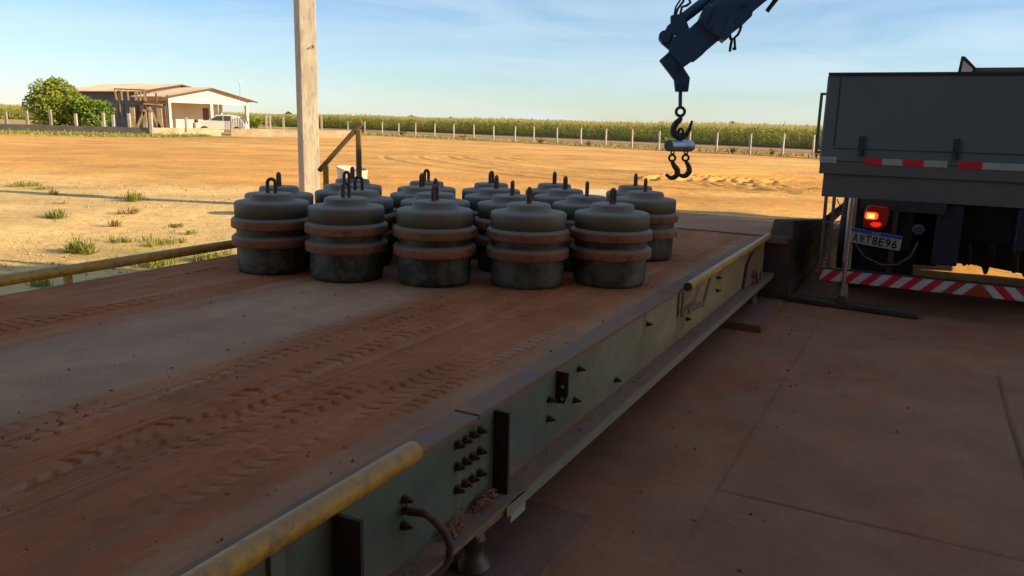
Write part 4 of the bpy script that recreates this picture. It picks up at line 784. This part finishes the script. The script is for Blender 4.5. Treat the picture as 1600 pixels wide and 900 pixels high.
# corn
CL = [(60, 24), (44, 43), (34, 55.5), (24.8, 66.8), (12.6, 81.5), (4, 92.8), (-19, 115), (-39, 126), (-52, 118), (-64, 108), (-110, 98), (-200, 90)]
CLn = np.array(CL, float); seg = np.diff(CLn, axis=0); sl_ = np.hypot(seg[:, 0], seg[:, 1]); cum = np.concatenate([[0], np.cumsum(sl_)])
def clp(s):
    i = min(max(int(np.searchsorted(cum, s)-1), 0), len(seg)-1); t = (s-cum[i])/sl_[i]; p = CLn[i]+seg[i]*t; n = np.array([seg[i][1], -seg[i][0]])/sl_[i]
    if n[1] < 0: n = -n
    return p, n
r_ = random.Random(21); cb_ = MB(); tb_ = MB()
for k in range(15000):
    s = r_.uniform(0, cum[-1]*.99) if k % 3 else r_.uniform(0, 190); p, n = clp(s); dd = 14*r_.random()**1.7; dd = round(dd/.7)*.7+r_.gauss(0, .07); q = p+n*dd
    gz_ = float(tz(q[0], q[1])); H = r_.gauss(1.68, .10)*(1+.04*math.sin(s*.21)+.03*math.sin(s*.057))
    for j in range(7):
        a = r_.uniform(0, 2*PI); z = H*(.12+.80*(j+r_.random()*.6)/7); L = r_.uniform(.35, .6); w = .05; cx_, sx_ = math.cos(a), math.sin(a)
        cb_.add([(q[0]-sx_*w*.3, q[1]+cx_*w*.3, gz_+z), (q[0]+sx_*w*.3, q[1]-cx_*w*.3, gz_+z), (q[0]+cx_*L*.5+sx_*w, q[1]+sx_*L*.5-cx_*w, gz_+z+.22), (q[0]+cx_*L, q[1]+sx_*L, gz_+z+.02+r_.gauss(0, .08)), (q[0]+cx_*L*.5-sx_*w, q[1]+sx_*L*.5+cx_*w, gz_+z+.22)], [(0, 1, 2, 4), (4, 2, 3)])
    tb_.add([(q[0]-.03, q[1], gz_+H-.15), (q[0]+.03, q[1], gz_+H-.15), (q[0]+.05, q[1], gz_+H+.15), (q[0]-.05, q[1], gz_+H+.15)], [(0, 1, 2, 3)]); 
    for j in range(2): a = r_.uniform(0, PI); tb_.add([(q[0], q[1], gz_+H-.05), (q[0]+.14*math.cos(a), q[1]+.14*math.sin(a), gz_+H+.12), (q[0]+.12*math.cos(a), q[1]+.12*math.sin(a), gz_+H+.07)], [(0, 1, 2)])
tag(cb_.build('corn_plants', 'corn'), 'green leaves of the near rows of the corn field beyond the dirt road', 'corn field', None, 'stuff')
tag(tb_.build('corn_tassels', 'tassel'), 'yellow brown tassels along the top of the corn field', 'corn tassels', None, 'stuff')
sv = np.linspace(0, cum[-1]*.99, 900); dv = np.concatenate([np.arange(3.5, 40, .5), np.geomspace(41, 2500, 60)])
CX = np.zeros((len(dv), len(sv))); CY = CX.copy()
for i, s in enumerate(sv):
    p, n = clp(s); nn = np.array([p[0]*.004, 1.0]); nn /= np.linalg.norm(nn)
    m_ = n if True else nn
    t = np.clip(dv/60, 0, 1); dirn = np.outer(1-t, n)+np.outer(t, nn); dirn /= np.linalg.norm(dirn, axis=1)[:, None]
    CX[:, i] = p[0]+dirn[:, 0]*dv; CY[:, i] = p[1]+dirn[:, 1]*dv
CZ = tz(CX, CY)+1.50+.22*vnoise(CX*2.1, CY*2.1, 80)+.12*vnoise(CX*.25, CY*.25, 81)
CZ[0, :] = tz(CX[0], CY[0])+.0
mc = mat('corn_canopy', (.30, .30, .08), .8, col2=(.46, .38, .13), nscale=.8, c3=(.18, .21, .05), s3=4)
for n_ in mc.node_tree.nodes:
    if n_.type == 'MAPPING':
        g_ = N(mc.node_tree, 'ShaderNodeNewGeometry'); mc.node_tree.links.new(g_.outputs['Position'], n_.inputs[0])
tag(grid_mesh('corn_canopy', CX, CY, CZ, mc), 'wide flat top of the corn field running to the horizon', 'corn field', None, 'stuff')
# far trees on the horizon
for i, (px, D, h, w, lb) in enumerate([(1130, 600, 3.6, 3.2, 'tallest far tree on the horizon, right of the crane hook'), (1022, 700, 3.0, 5, 'low far tree on the horizon, left of the crane hook'), (1208, 650, 2.4, 6, 'low tree clump on the horizon, left of the truck'), (1245, 650, 2.8, 5, 'rounded far tree on the horizon, closest to the truck'), (640, 800, 2.6, 8, 'flat tree clump on the horizon right of the handrail top'), (700, 850, 2.2, 9, 'faint tree clump on the horizon above the middle weights'), (452, 700, 2.6, 6, 'far tree on the horizon just left of the concrete pole'), (960, 900, 2.2, 8, 'faint low tree on the horizon left of the hanging chain'), (590, 900, 2.0, 7, 'tiny far tree on the horizon right of the pole')]):
    X = (px-800)/1230*D; z = float(tz(X, D))+1.6
    tree((X, D, z-1.2), [(0, 0, h*.75+1, h*.5, .8), (w*.3, 0, h*.5+1, h*.4, .7), (-w*.3, 0, h*.5+1, h*.42, .7)], 500, .45, 'fartree', lb, 40+i, .2, 'trees on the far horizon', 'distant_tree')
# saplings along the fence
def palm(x, y, h, n, label, seed, m_='leafb', L=.6, name='palm_sapling', cat='palm', group='young palms along the fence'):
    r_ = random.Random(seed); o = empty(name, (x, y, 0), 0, label, cat, group)
    mb = MB()
    for k in range(n):
        a = 2*PI*k/n+r_.gauss(0, .2); el = r_.uniform(.6, 1.3); pr = None
        for j in range(6):
            t = j/5; q = Vector((math.cos(a)*L*t*math.cos(el)*1.2, math.sin(a)*L*t*math.cos(el)*1.2, h*.3+L*t*math.sin(el)*1.2-.5*L*t*t))
            if pr is not None:
                for sgn in (-1, 1):
                    sd = Vector((-math.sin(a), math.cos(a), -.3))*sgn*L*.28*(1-t*.6); mb.add([pr, q, q+sd+Vector((0, 0, -.02)), pr+sd*.9], [(0, 1, 2, 3)])
            pr = q
    mb.build('fronds', m_, o); mb = MB(); mb.tube([(0, 0, -.1), (0, 0, h*.35)], [.06, .04], 7); mb.build('stem', 'bark', o); return o
palm(9.9, 51.3, .7, 11, 'tallest young green palm, just left of the crane hook', 1, L=.95)
palm(-25.8, 79, 1.4, 11, 'green palm behind the carport, beside its right pillar', 2, L=1.6, name='palm_tree', group=None)
palm(13.1, 48.3, .35, 8, 'small yellow green sapling by the fence, under the crane hook gap', 3, 'drygrass', .5)
palm(14.9, 46.4, .35, 8, 'small yellowish sapling between two posts right of the hook', 4, 'drygrass', .45)
palm(16.7, 44.3, .3, 8, 'small sapling at the fence post nearest the truck', 5, 'grass', .4)
palm(-10.6, 74.5, .4, 9, 'low round bush by the fence above the middle weights', 6, 'grass', .6)
palm(-4.6, 69, .35, 8, 'small yellow bush at the fence, middle of the picture', 7, 'drygrass', .5)
palm(1.9, 61, .35, 8, 'small yellow bush at the fence, right of the middle weights', 8, 'drygrass', .5)
palm(5.2, 57, .3, 8, 'small low bush at the fence, left of the crane hook', 9, 'grass', .45)
palm(-15.5, 80.5, .4, 8, 'brown dry bush at the fence right of the pole', 10, 'drygrass', .6)

# ------------------------------------------------------------------ fence
FE = empty('post_fence', (0, 0, 0), 0, 'long wire fence of pale concrete posts in front of the corn field', 'fence')
for i, (x, y) in enumerate(FENCE):
    mb = MB(); h = 1.22+random.uniform(-.03, .05); w = .055
    lx = random.gauss(0, .02); mb.add([(-w, -w, -.2), (w, -w, -.2), (w, w, -.2), (-w, w, -.2), (-w*.8+lx, -w*.8, h), (w*.8+lx, -w*.8, h), (w*.8+lx, w*.8, h), (-w*.8+lx, w*.8, h)], [(3,2,1,0),(4,5,6,7),(0,1,5,4),(1,2,6,5),(2,3,7,6),(3,0,4,7)])
    o = mb.build('post', 'fpost', FE, (x, y, 0)); o.rotation_euler = (0, 0, random.uniform(-.3, .3)+.7)
for z in (.25, .55, .85, 1.12):
    mb = MB(); mb.tube([(x, y, z+(.0)) for x, y in FENCE], .007, 4); mb.build('wire', 'wire', FE)

# ------------------------------------------------------------------ low wall, gate, posts
LWc = (-24.99, 55.0)
WL = empty('low_block_wall', (0, 0, 0), 0, 'long low grey block wall in shade in front of the trees', 'wall')
mb = MB(); mb.bar((-62, 58.6, .1), (LWc[0], LWc[1], .10), .15, .85); mb.build('wall_run', 'wallshade', WL)
for i, px in enumerate((-35.97, -34.49, -32.82, -31.04, -29.09, -37.6, -27.9, -26.8)):
    y = 56.6 if i < 5 else (56.75 if i == 5 else 55.6); mb = MB(); mb.box(px-.08, px+.08, y-.08, y+.08, .1, 1.35+.12*(i % 3)); mb.build('post', 'fpost' if i > 2 else 'concrete', WL)
WR = empty('sunlit_block_wall', (0, 0, 0), 0, 'low cream block wall in sunlight in front of the carport, left of the gate opening', 'wall')
mb = MB(); mb.bar((LWc[0]+.05, LWc[1]-.02, .14), (-22.0, 59.66, .14), .15, .80); mb.build('wall_run', 'wallsun', WR)
mb = MB(); mb.box(-25.1, -24.9, 54.85, 55.05, -.1, 1.55); mb.build('corner_post', 'fpost', WR)
mb = MB(); mb.box(-23.55, -23.4, 57.0, 57.15, .3, 1.3); mb.build('post', 'fpost', WR)
W2 = empty('sunlit_block_wall', (0, 0, 0), 0, 'low cream block wall between the gate opening and the concrete pole', 'wall')
mb = MB(); mb.bar((-21.5, 60.43, .14), (-13.2, 64.2, .14), .15, .80); mb.build('wall_run', 'wallsun', W2)
for q in (0.0, .28, .31, .42, .66, .74):
    x = -21.5+8.3*q; y = 60.43+3.77*q; mb = MB(); mb.box(x-.06, x+.06, y+.1, y+.22, .1, 1.5+.1*(int(q*100) % 3)); mb.build('post', 'fpost', W2)
GT = empty('iron_gate', (-21.55, 60.5, 0), math.atan2(.94, -.34), 'open dark iron bar gate in the low wall by the white car', 'gate')
mb = MB()
for k in range(9): mb.bar((.2*k, 0, .25), (.2*k, 0, 1.45), .022, .022, up=(0, 1, 0))
mb.bar((0, 0, .3), (1.6, 0, .3), .03, .03); mb.bar((0, 0, 1.45), (1.6, 0, 1.45), .03, .03); mb.build('bar_panel', 'dark', GT)
BF = empty('bar_fence', (-22.05, 63.6, 0), math.atan2(.4, .9), 'short dark bar fence between the white car and the right carport pillar', 'fence')
mb = MB()
for k in range(9): mb.bar((.12*k, 0, .1), (.12*k, 0, 1.5), .022, .022, up=(0, 1, 0))
mb.bar((0, 0, 1.5), (.96, 0, 1.5), .03, .03); mb.build('bar_panel', 'dark', BF)

# ------------------------------------------------------------------ house
HO = empty('farm_house', (-28.6, 66, 0), math.atan2(.857, .514), 'low farm house with pale gabled carport and light roof behind the wall', 'house')
def hb(name, boxes, m_, par=None, bevel=0):
    mb = MB()
    for b in boxes: mb.box(*b)
    return mb.build(name, m_, par or HO, None, bevel)
w_ = hb('side_wall', [(0, .15, 3.5, 14.5, -.1, 3.25)], 'hside'); 
hb('back_wall', [(.15, 7.8, 14.35, 14.5, -.1, 3.25), (7.65, 7.8, 3.5, 14.35, -.1, 3.25)], 'hwall')
hb('porch_wall', [(.15, 6.1, 3.5, 3.65, -.1, 2.9), (7.0, 7.65, 3.5, 3.65, -.1, 2.9), (6.1, 7.0, 3.5, 3.65, 2.1, 2.9)], 'hwall')
hb('door', [(6.1, 7.0, 3.53, 3.6, -.1, 2.1)], 'door')
hb('side_panel', [(0.0, .15, .0, 3.5, -.1, 2.5)], 'hbrown')
win = hb('window', [(-.04, .0, 5.9, 7.4, 1.15, 2.2)], 'window'); hb('window_frame', [(-.06, -.0401, 5.85, 5.92, 1.1, 2.25), (-.06, -.0401, 7.38, 7.45, 1.1, 2.25), (-.06, -.0401, 6.6, 6.66, 1.15, 2.2)], 'hbrown', win)
for x, y in ((.125, 0), (4.25, 0), (8.1, 0)): hb('pillar', [(x-.13, x+.13, y-.13, y+.13, -.1, 2.42)], 'hwall')
for x, y in ((8.1, 3.5),): hb('pillar', [(x-.11, x+.11, y-.11, y+.11, -.1, 2.75)], 'hwall')
mb = MB(); mb.prism([(-.02, 2.42), (8.25, 2.42), (8.25, 2.88), (4.1, 3.66), (-.02, 2.88)], lambda a, b, c: (a, c, b), .16); mb.build('gable', 'hwall', HO)
mb = MB(); mb.prism([(.0, 3.2), (7.8, 3.2), (3.9, 3.92)], lambda a, b, c: (a, 3.5+c, b), .15); mb.build('gable', 'hside', HO)
def roofslope(x0, z0, x1, z1, y0, y1, th=.07):
    mb = MB(); n = 60
    for a, b in ((y0, y1),):
        mb.add([(x0, a, z0), (x1, a, z1), (x1, b, z1), (x0, b, z0), (x0, a, z0+th), (x1, a, z1+th), (x1, b, z1+th), (x0, b, z0+th)], [(3,2,1,0),(4,5,6,7),(0,1,5,4),(1,2,6,5),(2,3,7,6),(3,0,4,7)])
    k = int((y1-y0)/.35)
    for i in range(k):
        y = y0+.2+i*.35; mb.tube([(x0, y, z0+th), (x1, y, z1+th)], .028, 5)
    return mb.build('roof', 'roof', HO)
roofslope(-.75, 2.78, 4.1, 3.72, -.45, 3.9); r2 = roofslope(9.0, 2.72, 4.1, 3.725, -.45, 3.9)
roofslope(-.7, 3.2, 3.9, 4.02, 3.2, 15.0); r4 = roofslope(8.6, 3.15, 3.9, 4.025, 3.2, 15.0)
mb = MB(); mb.bar((-.75, -.47, 2.76), (4.1, -.47, 3.70), .04, .12); mb.bar((4.1, -.47, 3.70), (9.0, -.47, 2.70), .04, .12); mb.bar((3.9, 3.17, 3.99), (8.6, 3.17, 3.12), .04, .12); mb.bar((-.7, 3.17, 3.17), (3.9, 3.17, 3.99), .04, .12); mb.build('verge_board', 'roofedge', HO)
mb = MB(); mb.tube([(8.3, 1.0, 2.9), (8.3, 1.0, 4.5)], .025, 6); an = mb.build('antenna_mast', 'fpost', HO); mb = MB(); mb.tube([(8.3, 1.0, 4.4), (8.3, 1.0, 4.72)], .06, 8); mb.build('antenna', 'carwhite', an)
# timber frame in front of the house
TF = empty('timber_frame', (0, 0, 0), 0, 'rough timber frame with hanging boards and leaning logs before the house', 'timber frame')
yb = 61.5
for x, h in ((-30.3, 3.15), (-28.25, 3.15), (-27.45, 3.05), (-26.6, 2.9)):
    mb = MB(); mb.bar((x, yb, -.1), (x, yb, h), .10, .10, up=(0, 1, 0)); mb.build('post', 'wood', TF)
mb = MB(); mb.bar((-30.55, yb-.1, 3.25), (-28.2, yb-.1, 3.22), .1, .1); mb.bar((-28.3, yb-.1, 2.35), (-26.5, yb-.1, 2.25), .1, .12); mb.bar((-29.4, yb, 2.3), (-28.2, yb, 2.45), .2, .2); mb.build('beam', 'wood', TF)
for x0, x1 in ((-30.5, -30.4), (-30.0, -30.0), (-29.55, -29.5), (-28.95, -28.95), (-28.75, -28.85), (-28.5, -28.6), (-28.3, -28.25)):
    mb = MB(); mb.bar((x0, yb-.17, 3.22), (x1, yb-.17, 2.42), .11, .05, up=(0, 1, 0)); mb.build('hanging_board', 'woodlit', TF)
for a, b, w in (((-29.2, -.1), (-29.2, 1.9), .34), ((-29.1, 0.1), (-28.3, 1.6), .2), ((-28.3, -.1), (-28.25, 1.8), .28), ((-27.95, 1.95), (-26.9, -.1), .24), ((-27.1, -.1), (-27.15, 1.9), .36), ((-28.3, 2.2), (-26.9, 2.15), .1)):
    mb = MB(); mb.bar((a[0], yb-.3, a[1]), (b[0], yb-.3, b[1]), w, .12, up=(0, 1, 0)); mb.build('log', 'woodlit', TF)
mb = MB(); mb.box(-29.3, -27.0, yb+.4, yb+.5, -.1, 2.1); mb.build('board_wall', 'hbrown', TF)
# barrels beside the car
for x, lb in ((-25.3, 'white drum left of the white car under the carport'),):
    o = empty('white_drum', (x, 63.5, 0), 0, lb, 'drum'); mb = MB(); mb.lathe([(0, 0), (.26, 0), (.28, .1), (.28, .8), (.25, .88), (0, .88)], 18); mb.build('drum', 'barrel', o); mb = MB(); mb.lathe([(0, .88), (.16, .88), (.14, 1.1), (0, 1.12)], 12); mb.build('dark_bag', 'dark', o)
# car
CA = empty('parked_car', (-23.6, 64.6, 0), math.radians(10), 'white hatchback parked under the carport', 'car')
side = [(-2.0, .35), (-2.02, .75), (-1.75, .98), (-1.0, 1.08), (-.35, 1.5), (.55, 1.56), (1.35, 1.42), (1.75, 1.0), (1.85, .6), (1.8, .32)]
mb = MB(); mb.prism(side, lambda a, b, c: (a, c, b), 1.66); mb.build('body', 'carwhite', CA, None, .07)
mb = MB(); mb.prism([(-.85, 1.08), (-.3, 1.42), (.15, 1.46), (.15, 1.06)], lambda a, b, c: (a, c, b), 1.69); mb.build('window', 'carglass', CA)
mb = MB(); mb.prism([(.22, 1.06), (.22, 1.46), (.75, 1.44), (.95, 1.08)], lambda a, b, c: (a, c, b), 1.69); mb.build('window', 'carglass', CA)
mb = MB(); mb.obox((1.58, 0, 1.24), (.002, 0, 0), (0, .62, 0), (-.14, 0, .16)); mb.build('rear_window', 'carglass', CA)
for x in (-1.25, 1.2):
    for y in (-.8, .8):
        mb = MB(); mb.lathe([(0, -.09), (.2, -.1), (.31, -.08), (.32, 0), (.31, .08), (.2, .1), (0, .09)], 24); w = mb.build('wheel', 'tyre', CA, (x, y, .31)); w.rotation_euler = (PI/2, 0, 0)
        mb = MB(); mb.lathe([(0, -.11), (.18, -.105), (.19, 0), (.18, .105), (0, .11)], 16); mb.build('rim', 'alu', w)
for y in (-.7, .7):
    mb = MB(); mb.box(-2.04, -1.9, y-.13, y+.13, .72, .88); mb.build('headlight', 'carglass', CA)
    mb = MB(); mb.box(1.72, 1.84, y-.08, y+.08, .85, 1.1); mb.build('tail_light', 'red', CA)

# ------------------------------------------------------------------ unseen shed roof and wall, added and shaped to throw the shade
SR = empty('shade_canopy', (0, 0, 0), math.atan2(-.222, .975), 'unseen metal shed roof and wall shaped to shade the scale area', 'shed')
mb = MB(); mb.box(-9, 9.0, -16, 1.2, 5.5, 5.6); mb.box(9.0, 26, -16, 6.72, 5.5, 5.6); mb.box(15.5, 26, 6.72, 8.4, 5.5, 5.6); mb.build('shade_roof_sheet', mat('shade_roof_metal', (.45, .38, .30), .6, 0), SR)  # stepped edge and extension shaped to place shade on weights, truck and floor
mb = MB(); mb.box(-9, 26, -7.2, -7.0, -.1, 5.49); mb.build('back_wall', mat('shade_wall', (.34, .24, .17), .8), SR)  # unseen wall added to cut the light from behind
mb = MB()
for k in range(8): mb.box(-9 if k < 6 else 9.2, 26, -16+3.1*k, -15.9+3.1*k, 5.2, 5.49)
mb.build('shade_canopy_purlin', 'dark', SR)
for x in (-8.5, 6.5, 16, 25.5):
    for y in (-15.5, -6.3):
        mb = MB(); mb.box(x-.15, x+.15, y-.15, y+.15, -.1, 5.2); mb.build('shade_canopy_column', 'concrete', SR)
